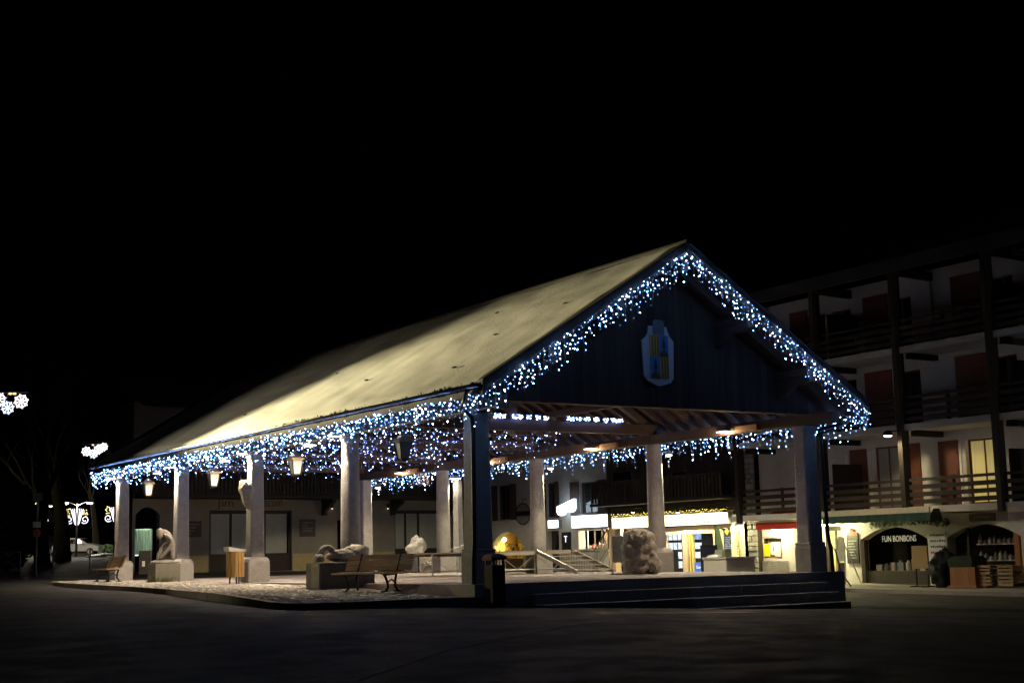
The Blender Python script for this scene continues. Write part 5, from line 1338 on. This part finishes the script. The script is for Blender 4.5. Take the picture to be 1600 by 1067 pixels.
mb.tube([(bx0+.08,by0+.45,.575),(bx0+.16,by0+.45,.78),(bx0+.30,by0+.45,.98),(bx0+.46,by0+.45,.97),(bx0+.58,by0+.45,.80),(bx0+.80,by0+.45,.70)], [.07,.10,.085,.085,.10,.06], 12)
o = mb.build('arched_neck', M_STONE2, t, smooth=True); sb = o.modifiers.new('s', 'SUBSURF'); sb.levels = sb.render_levels = 2
mb = MB().blob((bx0+.95,by0+.48,.72), (.52,.34,.20), 4, .22, 1.4, 21, -.145)
mb.build('slab_body', M_STONE2, t, smooth=True)
MB().blob((bx0+.10,by0+.36,.66), (.13,.16,.14), 3, .2, 1.5, 5, -.085).build('wedge_head', M_STONE2, t, smooth=True)
MB().blob((bx0+1.25,by0+.5,.80), (.36,.30,.22), 3, .25, 1.5, 15, -.2).build('shoulder', M_STONE2, t, smooth=True)

# bending figure on its block, glass block behind
M_FIG = mat('figure_stone', (.33,.30,.27), .85, .3, 9, .7, 22)
pf = Vector((16.65, 48.0, cob_z(16.6, 48.2)))
bevel(tag(MB().cbox((pf.x,pf.y,pf.z+.30), (.90,.80,.66), .0).build('figure_block', mat('mossy_block', (.20,.19,.15), .9, .35, 5, .5), None), 'squat mossy stone block under the bending figure', 'block'), .03)
zb = pf.z+.635
t = thing('bending_figure', 'stone sculpture of a figure bending forward with bent arm', 'sculpture', (pf.x, pf.y, zb))
rt = Vector((.838,-.545,0))
def fp(a, h, b=0): return pf+Vector((0,0,.635))+rt*a+Vector((.545,.838,0))*b+Vector((0,0,h))
def limb(name, pts, rad):
    o = MB().tube(pts, rad, 10).build(name, M_FIG, t, smooth=True); s = o.modifiers.new('s', 'SUBSURF'); s.levels = s.render_levels = 1
limb('torso_and_leg', [fp(.30,.08), fp(.28,.40), fp(.27,.66), fp(.16,.93), fp(.0,1.06), fp(-.14,1.10)], [.07,.085,.12,.14,.13,.08])
limb('leg', [fp(-.30,.08,.1), fp(-.20,.42,.1), fp(.02,.66,.08), fp(.22,.70,.05)], [.06,.075,.10,.11])
limb('arm', [fp(-.02,1.0,-.14), fp(.22,.90,-.2), fp(.36,.74,-.2), fp(.22,.52,-.18), fp(-.02,.30,-.15), fp(-.15,.10,-.12)], [.09,.085,.08,.075,.065,.06])
MB().blob(tuple(fp(-.14,1.02,-.05)), (.14,.14,.19), 3, .08, 1.5, 2).build('head', M_FIG, t, smooth=True)
MB().blob(tuple(fp(0,.04)), (.50,.38,.09), 3, .12, 2, 6, -.04).build('base', M_FIG, t, smooth=True)
# tufts of grass before the block
gt = MB()
for k in range(140):
    a = random.uniform(-.4,.45); q = pf+rt*a+Vector((-.3,-.42,.0))*1.0+Vector((random.uniform(-.06,.06),random.uniform(-.06,.06),0)); l = random.uniform(.12,.30)
    d = Vector((random.uniform(-.6,.6),random.uniform(-.6,.6),1)).normalized()*l; s = Vector((.012,.006,0)); gt.add([q-s,q+s,q+d], [(0,1,2)])
o = gt.build('grass_tuft', mat('winter_grass', (.10,.11,.035), .9, .3, 9), None, fix=False); tag(o, 'tuft of long grass at the foot of the mossy block', 'grass')
pg = Vector((17.4, 52.0, .0)); cz = cob_z(16.9, 52)
t = thing('glass_block_sculpture', 'glowing green glass block on a dark pedestal behind the bending figure', 'sculpture', (pg.x, pg.y, cz))
pc = at_depth(224, 845, 53.0)
zt = at_depth(224, 826, 53.0).z; zb_ = at_depth(224, 866, 53.0).z
M_GGL = mat('green_glass', (.13,.24,.20), .15, .8, 5, .8, 5, stretch=(4,4,.35), emit=(.16,.34,.28), estr=.035)
bevel(MB().cbox((pc.x,pc.y,(zt+zb_)/2), (.62,.30,zt-zb_), -.5).build('glass', M_GGL, t), .05)
for a in (-.24, .24): MB().cbox((pc.x+a*.87,pc.y-a*.48,zb_-.02), (.10,.10,.035), -.5).build('up_light', emitter('green_uplight', (.5,1,.8), 3), t)
MB().cbox((pc.x+.02,pc.y-.22,(zb_+.5)/2+cz/2-.06), (.42,.30,zb_-cz-.1), -.5).build('pedestal', M_BLACKP, t)
pcq = at_depth(224, 885, 52.6); 
MB().cbox((pc.x-.12,pc.y-.42,zb_-.34), (.10,.02,.20), -.5).build('white_label', M_WHITEP, t)

# ---- benches
def make_bench(loc, label, rz=0.0, L=1.05):
    t = thing('bench', label, 'bench', loc, rz, 'slatted benches on the cobbles')
    for k in range(4):     # seat, street side is -x
        MB().box(-.28+.135*k, -.28+.135*k+.12, -L, L, .425+.006*k, .465+.006*k).build('seat_slat', M_BENCH, t, world=False)
    for k in range(3):
        x = .27+.055*k; z = .52+.135*k
        MB().add([(x,-L,z),(x+.04,-L,z-.012),(x+.085,-L,z+.105),(x+.045,-L,z+.118),(x,L,z),(x+.04,L,z-.012),(x+.085,L,z+.105),(x+.045,L,z+.118)],
                 [(0,1,2,3),(4,5,6,7),(0,1,5,4),(1,2,6,5),(2,3,7,6),(3,0,4,7)]).build('back_slat', M_BENCH, t, world=False)
    for s in (-.62, .62):
        e = MB().tube([(-.26,s,.42),(-.20,s,.36),(-.12,s,.22),(-.10,s,.10),(-.20,s,.02)], .032, 6).tube([(.24,s,.42),(.20,s,.30),(.18,s,.15),(.28,s,.02)], .032, 6)
        e.tube([(-.28,s,.41),(.25,s,.43)], .028, 6).tube([(.22,s,.42),(.33,s,.62),(.45,s,.93)], .028, 6).tube([(-.12,s,.22),(.04,s,.30),(.19,s,.22)], .02, 6)
        e.box(-.30,-.10,s-.04,s+.04,0,.025).box(.16,.36,s-.04,s+.04,0,.025)
        e.build('cast_iron_leg', M_IRON, t, world=False)
    return t
make_bench((16.30, 31.75, cob_z(16.3, 31.7)+.012), 'brown slatted bench on cobbles beside the dark plinth', .42)
make_bench((15.75, 51.6, cob_z(15.75, 51.6)+.012), 'brown slatted bench far left, next to the bending figure', .0, .9)

# ---- litter bins
pb_ = on_z(361, 909, .0); cz = cob_z(16.4, 41)
bx, by = 16.40, 40.9
t = thing('litter_bin', 'eight-sided litter bin of yellow wooden slats with a white lid', 'litter bin', (bx, by, cz))
MB().lathe((0,0,0), [(.235,.22),(.235,.95)], 8, rz=.39).build('liner', M_BLACKP, t, world=False)
for k in range(16):
    a = 2*math.pi*(k+.5)/16; c, s = math.cos(a), math.sin(a)
    o = MB().cbox((.255*c,.255*s,.585), (.024,.088,.74), a).build('slat', M_BIN, t, world=False)
for z in (.22, .93): MB().lathe((0,0,z), [(.262,0),(.262,.03)], 16).build('hoop', M_GALV, t, world=False)
MB().add([(-.30,-.22,1.12),(.30,-.22,1.02),(.30,.22,1.02),(-.30,.22,1.12),(-.27,-.2,.98),(.2,-.2,.97),(.2,.2,.97),(-.27,.2,.98)], [(0,1,2,3),(0,1,5,4),(1,2,6,5),(2,3,7,6),(3,0,4,7),(4,5,6,7)]).build('lid', mat('lid_white', (.62,.60,.56), .6, .15, 6), t, world=False)
for k in range(3):
    a = 2.1*k+.4; MB().tube([(.16*math.cos(a),.16*math.sin(a),0),(.16*math.cos(a),.16*math.sin(a),.23)], .025, 6).build('leg', M_IRON, t, world=False)
px_ = Vector((17.45, 27.62, 0)); g0 = gz(17.45, 27.6)
t = thing('dark_litter_bin', 'slim dark litter bin with reddish domed hood by the front pillar', 'litter bin', (px_.x-.20, px_.y-.16, g0))
MB().lathe((0,0,0), [(.16,.0),(.17,.05),(.17,.95)], sq=True).build('body', mat('bin_dark', (.012,.011,.012), .7, .2, 8, spec=.2), t, world=False)
MB().lathe((0,0,0), [(.20,1.06),(.21,1.12),(.16,1.18),(.06,1.21)], sq=True).build('hood', mat('bin_hood', (.22,.06,.04), .5, .2, 8), t, world=False)
for (sx, sy) in ((-.14,-.14),(.14,-.14),(.14,.14),(-.14,.14)): MB().bar((sx,sy,.94),(sx,sy,1.07), .03, .03).build('hood_post', M_IRON, t, world=False)
LB('label', mat('bin_label', (.12,.11,.11), .5, .2, 20), t, (-.09,.09,-.176,-.171,.55,.75))

# ------------------------------------------------------------------ far left: street, cars, trees, decorations
def car(loc, rz, label, paint, s=1.0, van=False):
    t = thing('parked_car', label, 'car', loc, rz, 'cars parked beyond the trees')
    # side profile, front towards +x
    if van: prof = [(-2.0,.35),(-2.05,.9),(-1.95,1.55),(-1.7,1.72),(.5,1.70),(1.15,1.15),(1.9,.95),(2.0,.6),(1.98,.35)]
    else: prof = [(-1.95,.38),(-2.0,.75),(-1.85,.98),(-1.55,1.38),(-1.3,1.46),(.1,1.45),(.35,1.38),(.95,.98),(1.75,.82),(1.95,.66),(1.97,.38)]
    mb = MB(); n = len(prof)
    for (y, k) in ((-.80,0),(-.84,1),(.84,1),(.80,0)):
        for (x, z) in prof:
            tw = 1.0-.16*max(0, (z-.95))/.5
            mb.v.append((x*(1 if k else .985), y*tw, z if k else z*.99+.004))
    for r in range(3):
        for i in range(n): mb.f.append((r*n+i, r*n+(i+1) % n, (r+1)*n+(i+1) % n, (r+1)*n+i))
    mb.f += [tuple(range(n)), tuple(range(3*n, 4*n))]
    b = mb.build('body', paint, t, world=False); bevel(b, .05, 2, 25)
    M_CG = mat('car_glass', (.012,.014,.016), .06, 0, 1, spec=.8)
    for sy in (-1, 1):
        if van: wins = [[(-1.8,1.05),(-.6,1.05),(-.6,1.55),(-1.75,1.55)],[(-.5,1.05),(.95,1.08),(.45,1.55),(-.5,1.55)]]
        else: wins = [[(-1.6,1.0),(-.52,1.0),(-.52,1.36),(-1.35,1.36)],[(-.44,1.0),(.72,1.0),(.24,1.36),(-.44,1.36)]]
        for w_ in wins:
            q = MB()
            for yy in (.0,.012):
                for (x, z) in w_: q.v.append((x, sy*(.84*(1.0-.16*max(0,(z-.95))/.5)+.004+yy), z))
            q.f = [(0,1,2,3),(4,5,6,7),(0,1,5,4),(1,2,6,5),(2,3,7,6),(3,0,4,7)]
            q.build('side_window', M_CG, t, world=False)
        MB().cbox((.72,sy*.92,1.0), (.14,.14,.12)).build('mirror', paint, t, world=False)
        MB().cbox((1.86,sy*.6,.70), (.14,.30,.12)).build('headlight', mat('headlight_lens', (.6,.6,.62), .1, 0, 1), t, world=False)
        for x in (-1.25, 1.25):
            o = MB(); o.lathe((0,0,-.1), [(.24,0),(.305,.02),(.315,.1),(.305,.18),(.24,.20)], 20)
            o.v = [(x+a, sy*.76+c, .315+b_) for (a, b_, c) in o.v]
            wh = o.build('wheel', mat('tyre', (.02,.02,.02), .8, .2, 8), t, world=False)
            r = MB(); r.lathe((0,0,0), [(.19,0),(.19,.02),(.05,.03)], 14); r.v = [(x+a, sy*(.855+c), .315+b_) for (a, b_, c) in r.v]
            r.build('rim', M_GALV, wh, world=False)
    ws = MB().add([(.36,-.66,1.375),(.36,.66,1.375),(.93,.74,1.0),(.93,-.74,1.0)], [(0,1,2,3)]); ws.v = [(a+.012, b_, c+.014) for a, b_, c in ws.v]
    ws.build('windscreen', M_CG, t, world=False)
    return t
vec_r = math.atan2(-math.sin(YAW), math.cos(YAW))
p = at_depth(124, 866, 116); car((p.x, p.y, gz(p.x, p.y)), vec_r-.12, 'silver hatchback parked beyond the trees at far left', mat('silver_paint', (.36,.38,.37), .35, .03, 2))
p = at_depth(66, 868, 122); car((p.x, p.y, gz(p.x, p.y)), vec_r-.2, 'dark car half hidden behind the signpost and tree trunk', mat('dark_paint', (.035,.038,.045), .3, .03, 2, metal=.3), van=True)

def tree(px_, dep, h, r0, label, lean=0.0, seed=1):
    rnd = random.Random(seed); p = at_depth(px_, 870, dep); z = gz(p.x, p.y)
    t = thing('bare_tree', label, 'tree', (p.x, p.y, z))
    tr = MB(); br = MB()
    def grow(a, d, l, r, lev, mbx):
        pts = [a]; q = a.copy(); dd = d.copy(); n = 5
        for k in range(n):
            dd = (dd+Vector((rnd.uniform(-1,1), rnd.uniform(-1,1), rnd.uniform(-.3,.6)))*(.10 if lev == 0 else .2)).normalized(); q = q+dd*(l/n); pts.append(q.copy())
        rr = [r*(1-.55*k/n) for k in range(n+1)]
        mbx.tube(pts, rr, 9 if lev == 0 else (6 if lev == 1 else 4))
        if lev < 4:
            nb = 3 if lev == 0 else rnd.choice((2, 3))
            for k in range(nb):
                s = rnd.uniform(.5, 1.0) if k else 1.0
                i = min(n, int(s*n)); ax = Vector((rnd.uniform(-1,1), rnd.uniform(-1,1), rnd.uniform(.2,1))).normalized()
                nd = (dd*.9+ax*.75).normalized(); grow(pts[i], nd, l*rnd.uniform(.55,.8), rr[i]*rnd.uniform(.5,.72), lev+1, br)
    grow(Vector((p.x, p.y, z-.2)), Vector((lean, 0, 1)).normalized(), h*.36, r0, 0, tr)
    tr.build('trunk', M_BARK, t, smooth=True, fix=False); br.build('branches', M_BARK, t, smooth=True, fix=False)
tree(97, 92, 17, .62, 'bare tree with thick trunk in front of the silver car', .02, 3)
tree(67, 88, 17, .52, 'bare dark tree left of the thick trunk, beside the signpost', -.02, 8)
tree(150, 125, 14, .35, 'thin bare tree far back near the rear left pillar', 0, 12)
# big dark evergreen bush at the left edge
p = at_depth(8, 890, 70); z = gz(p.x, p.y)
t = thing('evergreen_bush', 'huge black evergreen bush at the left edge of the picture', 'bush', (p.x, p.y, z))
lf = MB(); 
for k in range(5200):
    v = Vector((random.gauss(0,1), random.gauss(0,1), random.gauss(0,1))).normalized(); rr = random.uniform(.6, 1.0)**.5
    n_ = 1+.25*noise.noise(v*2.5)
    c = Vector((v.x*1.75*rr*n_, v.y*1.6*rr*n_, 2.15+v.z*2.2*rr*n_))
    if c.z < .1: continue
    e = Vector((random.uniform(-1,1), random.uniform(-1,1), random.uniform(-1,1))).normalized()*.13; f_ = e.cross(Vector((random.uniform(-1,1),1,0))).normalized()*.06
    lf.add([c-e, c+f_, c+e, c-f_], [(0,1,2,3)])
lf.build('crown', mat('dark_needles', (.014,.02,.012), .9, .4, 8), t, world=False, fix=False); MB().tube([(0,0,-.2),(0,0,2.6)], [.16,.08], 8).build('trunk', M_BARK, t, world=False)
# low rounded shrub and a bank of cleared snow near the car
p = at_depth(168, 866, 112); z = gz(p.x, p.y)
t = thing('round_shrub', 'small round dark shrub right of the silver car', 'bush', (p.x, p.y, z)); lf = MB()
for k in range(700):
    v = Vector((random.gauss(0,1), random.gauss(0,1), abs(random.gauss(0,1)))).normalized()*random.uniform(.75,1)
    c = Vector((v.x*.8, v.y*.8, v.z*.95)); e = Vector((random.uniform(-1,1), random.uniform(-1,1), random.uniform(-1,1))).normalized()*.09; f_ = e.cross(Vector((.3,1,0))).normalized()*.05
    lf.add([c-e, c+f_, c+e, c-f_], [(0,1,2,3)])
lf.build('crown', M_PLANT, t, world=False, fix=False); MB().tube([(0,0,-.1),(0,0,.5)], .06, 6).build('stem', M_BARK, t, world=False)
for px_, dp, w_, lb in ((163, 106, 1.3, 'low bank of cleared snow right of the silver car'),):
    p = at_depth(px_, 866, dp); tag(MB().blob((p.x, p.y, gz(p.x, p.y)), (w_, .8, .26), 4, .3, 1.8, px_, -.05).build('snow_bank', M_SNOW, None, smooth=True), lb, 'snow')

# street lamps with illuminated Christmas scrolls
M_SCRW = emitter('scroll_white', (.86,.84,1.0), 2.6); M_SCRY = emitter('scroll_yellow', (1.0,.72,.28), 2.2)
def deco_lamp(px_, dep, label, h_px, both=(1,1), heads=True):
    p = at_depth(px_, 866, dep); z = gz(p.x, p.y); zt = at_depth(px_, h_px, dep).z; h = zt-z
    rz = vec_r; t = thing('decorated_street_lamp', label, 'street lamp', (p.x, p.y, z), rz, 'street lamps with lit Christmas scrolls')
    MB().tube([(0,0,-.1),(0,0,.8),(0,0,h-.05)], [.10,.09,.06], 8).build('pole', M_STEEL, t, world=False)
    if heads:
        for s in (-1, 1):
            MB().tube([(0,0,h-.25),(s*.45,0,h-.02),(s*.8,0,h+.05)], .035, 6).build('arm', M_STEEL, t, world=False)
            MB().lathe((s*.95,0,h), [(.12,-.06),(.30,-.02),(.30,.04),(.08,.14)], 10).build('lamp_head', M_FIX, t, world=False)
            MB().lathe((s*.95,0,h), [(.10,-.13),(.24,-.09),(.26,-.062)], 10).build('lamp_glass', emitter('street_glass', (1,.93,.8), 9), t, world=False)
        lamp('bulb', 'POINT', p+Vector((0,0,h-.6)), 1900, (1,.9,.75), t, None, .2)
    for s, on in zip((-1, 1), both):
        if not on: continue
        H0 = h-.35; o = MB()
        for k in range(3): o.tube([(s*(.10+.03*k),0,H0-1.35+.05*k),(s*(.20+.14*k),-.02,H0-.1-.02*k)], .026, 5)
        o.tube([(s*(.60+.24*math.cos(a)*(1-a/9)), 0, H0-.95+.24*math.sin(a)*(1-a/9)) for a in np.linspace(-2.4, 5.6, 22)], .03, 5)
        o.build('white_scroll', M_SCRW, t, world=False)
        y = MB()
        for q in range(14):
            a = random.uniform(0, 6.28); rr = random.uniform(.05,.26); y.blob((s*(.66+rr*math.cos(a)), .0, H0-.40+rr*1.4*math.sin(a)), (.045,.04,.045), 1, 0)
        y.build('yellow_sparks', M_SCRY, t, world=False)['kind'] = 'stuff'
deco_lamp(119, 108, 'two-headed street lamp with glowing white and yellow scrolls behind the car', 785)
deco_lamp(180, 112, 'lamp post with one glowing scroll, half hidden by the rear left pillar', 783, (1,0), False)
deco_lamp(59, 128, 'lamp post with glowing scrolls behind the left trees', 790, (0,1), True)
# lit orange house corner lamp on a post
p = at_depth(50, 866, 112); z = gz(p.x, p.y); zt = at_depth(50, 786, 112).z
t = thing('square_lantern_post', 'square warm lantern on a post beside the evergreen bush', 'street lamp', (p.x, p.y, z))
MB().tube([(0,0,-.1),(0,0,zt-z-.6)], .09, 8).build('pole', mat('orange_post', (.35,.18,.08), .6, .1, 5), t, world=False)
MB().lathe((0,0,zt-z), [(.24,-.55),(.32,.25)], sq=True).build('glass', emitter('square_lantern_glow', (1,.80,.42), 2.2, noise_scale=2.5, lo=.4), t, world=False); MB().lathe((0,0,zt-z), [(.36,.255),(.1,.5)], sq=True).build('cap', M_IRON, t, world=False)
lamp('bulb', 'POINT', p+Vector((0,-.5,zt-z-.9)), 200, (1,.72,.38), t, None, .2)

# snowflake ornaments on wires over the street
M_FLK = emitter('snowflake_glow', (1.0,.92,.95), 2.6); M_FLB = emitter('snowflake_blue_glow', (.66,.76,1.0), 2.6)
def flake(c, rt_, R_, m_, parent, seed=0):
    mb = MB(); up = Vector((0,0,1)); c = Vector(c)
    for k in range(8):
        a = k*math.pi/4+.2; d = rt_*math.cos(a)+up*math.sin(a); n = rt_*(-math.sin(a))+up*math.cos(a)
        mb.tube([c, c+d*R_], R_*.07, 5)
        for f in (.55,): 
            for s in (-1, 1): mb.tube([c+d*R_*f, c+d*R_*(f+.26)+n*s*R_*.24], R_*.06, 4)
    mb.blob(tuple(c), (R_*.2,R_*.2,R_*.2), 2, 0)
    mb.build('snowflake', m_, parent)
def ornament(spots, dep, label, wire):
    c = at_depth(spots[0][0], spots[0][1], dep); t = thing('snowflake_ornament', label, 'christmas lights', c, 0, 'lit snowflake ornaments over the street')
    rt_ = Vector((math.cos(YAW), -math.sin(YAW), 0))
    for (x, y, r, b) in spots:
        q = at_depth(x, y, dep); R_ = r*dep/2224
        flake(q, rt_, R_, M_FLB if b else M_FLK, t)
        top_ = at_depth(x, wire[1], dep); MB().tube([q+Vector((0,0,R_*.8)), top_], .008, 4).build('hanger', M_WIRE, t)
    a, b = at_depth(wire[0], wire[1], dep), at_depth(wire[2], wire[1]-1, dep)
    MB().tube([a, b], .015, 5).build('cable', M_WIRE, t)
    # warm sparks on the wire
    s = MB()
    for k in range(5): s.blob(tuple(at_depth(spots[-1][0]-6+random.uniform(-12,12), wire[1]+1, dep)), (.05,.05,.05), 1, 0)
    s.build('amber_sparks', M_SCRY, t)['kind'] = 'stuff'
ornament([(-2,624,12,0),(12,637,11,1),(33,627,12,0)], 60, 'three lit snowflakes hanging over the street at the left edge', (-60, 614, 46))
ornament([(135,705,8,0),(146,709,7.5,1),(154,702,8,0),(162,698,7,0)], 92, 'cluster of lit snowflakes beside the far end of the hall roof', (90, 694, 200))

# street furniture: X-braced barrier, posts, sign
M_POST = mat('grey_post', (.10,.10,.105), .5, .15, 8, metal=.5)
p0 = at_depth(-8, 896, 62); p1 = at_depth(31, 896, 62)
z0 = .5*(gz(p0.x,p0.y)+gz(p1.x,p1.y)); h = 1.0
t = thing('street_barrier', 'grey cross-braced street barrier at the left edge', 'barrier', (p0.x, p0.y, z0))
a, b = Vector((p0.x,p0.y,z0)), Vector((p1.x,p1.y,z0)); u = Vector((0,0,1))
for q in (a, b): MB().tube([q-u*.1, q+u*h], .03, 8).build('post', M_POST, t)
MB().tube([a+u*h, b+u*h], .03, 8).build('top_rail', M_POST, t); MB().tube([a+u*.2, b+u*.2], .02, 6).build('bottom_rail', M_POST, t)
MB().tube([a+u*.25, b+u*.95], .016, 6).build('brace', M_POST, t); MB().tube([a+u*.95, b+u*.25], .016, 6).build('brace', M_POST, t)
for k, (px_, lb) in enumerate(((83, 'slim grey bollard between the signpost and the other bollard'), (140, 'slim grey bollard left of the rear left pillar'))):
    p = at_depth(px_, 896, 63); z = gz(p.x, p.y)
    t = thing('bollard', lb, 'bollard', (p.x, p.y, z), 0, 'slim bollards along the kerb')
    MB().tube([(0,0,-.1),(0,0,1.0)], .035, 10).build('post', M_POST, t, world=False); MB().lathe((0,0,1.0), [(.045,0),(.045,.05),(.02,.09)], 10).build('cap', M_POST, t, world=False)
p = at_depth(56, 896, 62); z = gz(p.x, p.y); zt = at_depth(56, 770, 62).z
t = thing('road_sign', 'dark signpost with small plates at the left, before the trees', 'road sign', (p.x, p.y, z), vec_r)
MB().tube([(0,0,-.1),(0,0,zt-z)], .045, 8).build('post', M_POST, t, world=False)
LB('sign_plate', mat('sign_back', (.14,.14,.14), .5, .1, 6, metal=.4), t, (-.22,.22,-.055,-.045,zt-z-.35,zt-z)); LB('sign_plate', mat('sign_red', (.35,.10,.06), .5, .1, 6), t, (-.16,.16,-.055,-.045,zt-z-1.9,zt-z-1.6))
LB('sign_plate', mat('sign_white', (.5,.48,.45), .5, .1, 6), t, (-.17,.17,-.055,-.045,zt-z-1.5,zt-z-1.25))

# ------------------------------------------------------------------ patches, seams and covers in the asphalt
M_PATCH = mat('asphalt_patch', (.038,.037,.037), .6, .4, 7, .6, 60, spec=.5); M_SEAM = mat('tar_seam', (.02,.02,.021), .95, .3, 9, spec=.1)
def sheet(name, pts, wd, m_, lift):
    mb = MB(); n = len(pts)
    for i, (x, y) in enumerate(pts):
        a = Vector(pts[max(i-1,0)]); b = Vector(pts[min(i+1,n-1)]); d = (b-a).normalized(); q = Vector((-d.y, d.x))*wd*(1+.25*noise.noise(Vector((x,y,0))))
        for s_ in (-1, 1): px_, py_ = x+s_*q.x, y+s_*q.y; mb.v.append((px_, py_, 0))
    mb.f = [(2*i, 2*i+1, 2*i+3, 2*i+2) for i in range(n-1)]
    # drape on the ground sheet
    dep = bpy.context.evaluated_depsgraph_get()
    mb.v = [(x, y, ground_z(x, y)+lift) for (x, y, z) in mb.v]
    o = mb.build(name, m_, None, fix=False); o['kind'] = 'structure'; return o
from bisect import bisect_right
def ground_z(x, y):
    i = bisect_right(GX, x)-1; j = bisect_right(GY, y)-1; tx = (x-GX[i])/(GX[i+1]-GX[i]); ty = (y-GY[j])/(GY[j+1]-GY[j])
    z = [ground.data.vertices[(j+b)*nx_g+(i+a)].co.z for b in (0,1) for a in (0,1)]
    return max((z[0]*(1-tx)+z[1]*tx)*(1-ty)+(z[2]*(1-tx)+z[3]*tx)*ty, 0 if False else -9)+.004
nx_g = len(GX)
def line_px(pp, n=40):
    P = [on_z(x, y, -.72) for x, y in pp]; out = []
    for a, b in zip(P, P[1:]):
        for k in range(n): out.append((a.x+(b.x-a.x)*k/n, a.y+(b.y-a.y)*k/n))
    out.append((P[-1].x, P[-1].y)); return out
sheet('road_seam', line_px([(1320, 948), (1100, 962), (900, 985), (700, 1020), (560, 1060)]), .03, M_SEAM, .002)
sheet('road_seam', line_px([(60, 960), (350, 985), (620, 978)]), .025, M_SEAM, .002)
sheet('road_patch', line_px([(930, 968), (1180, 956)]), .35, M_PATCH, .0035)
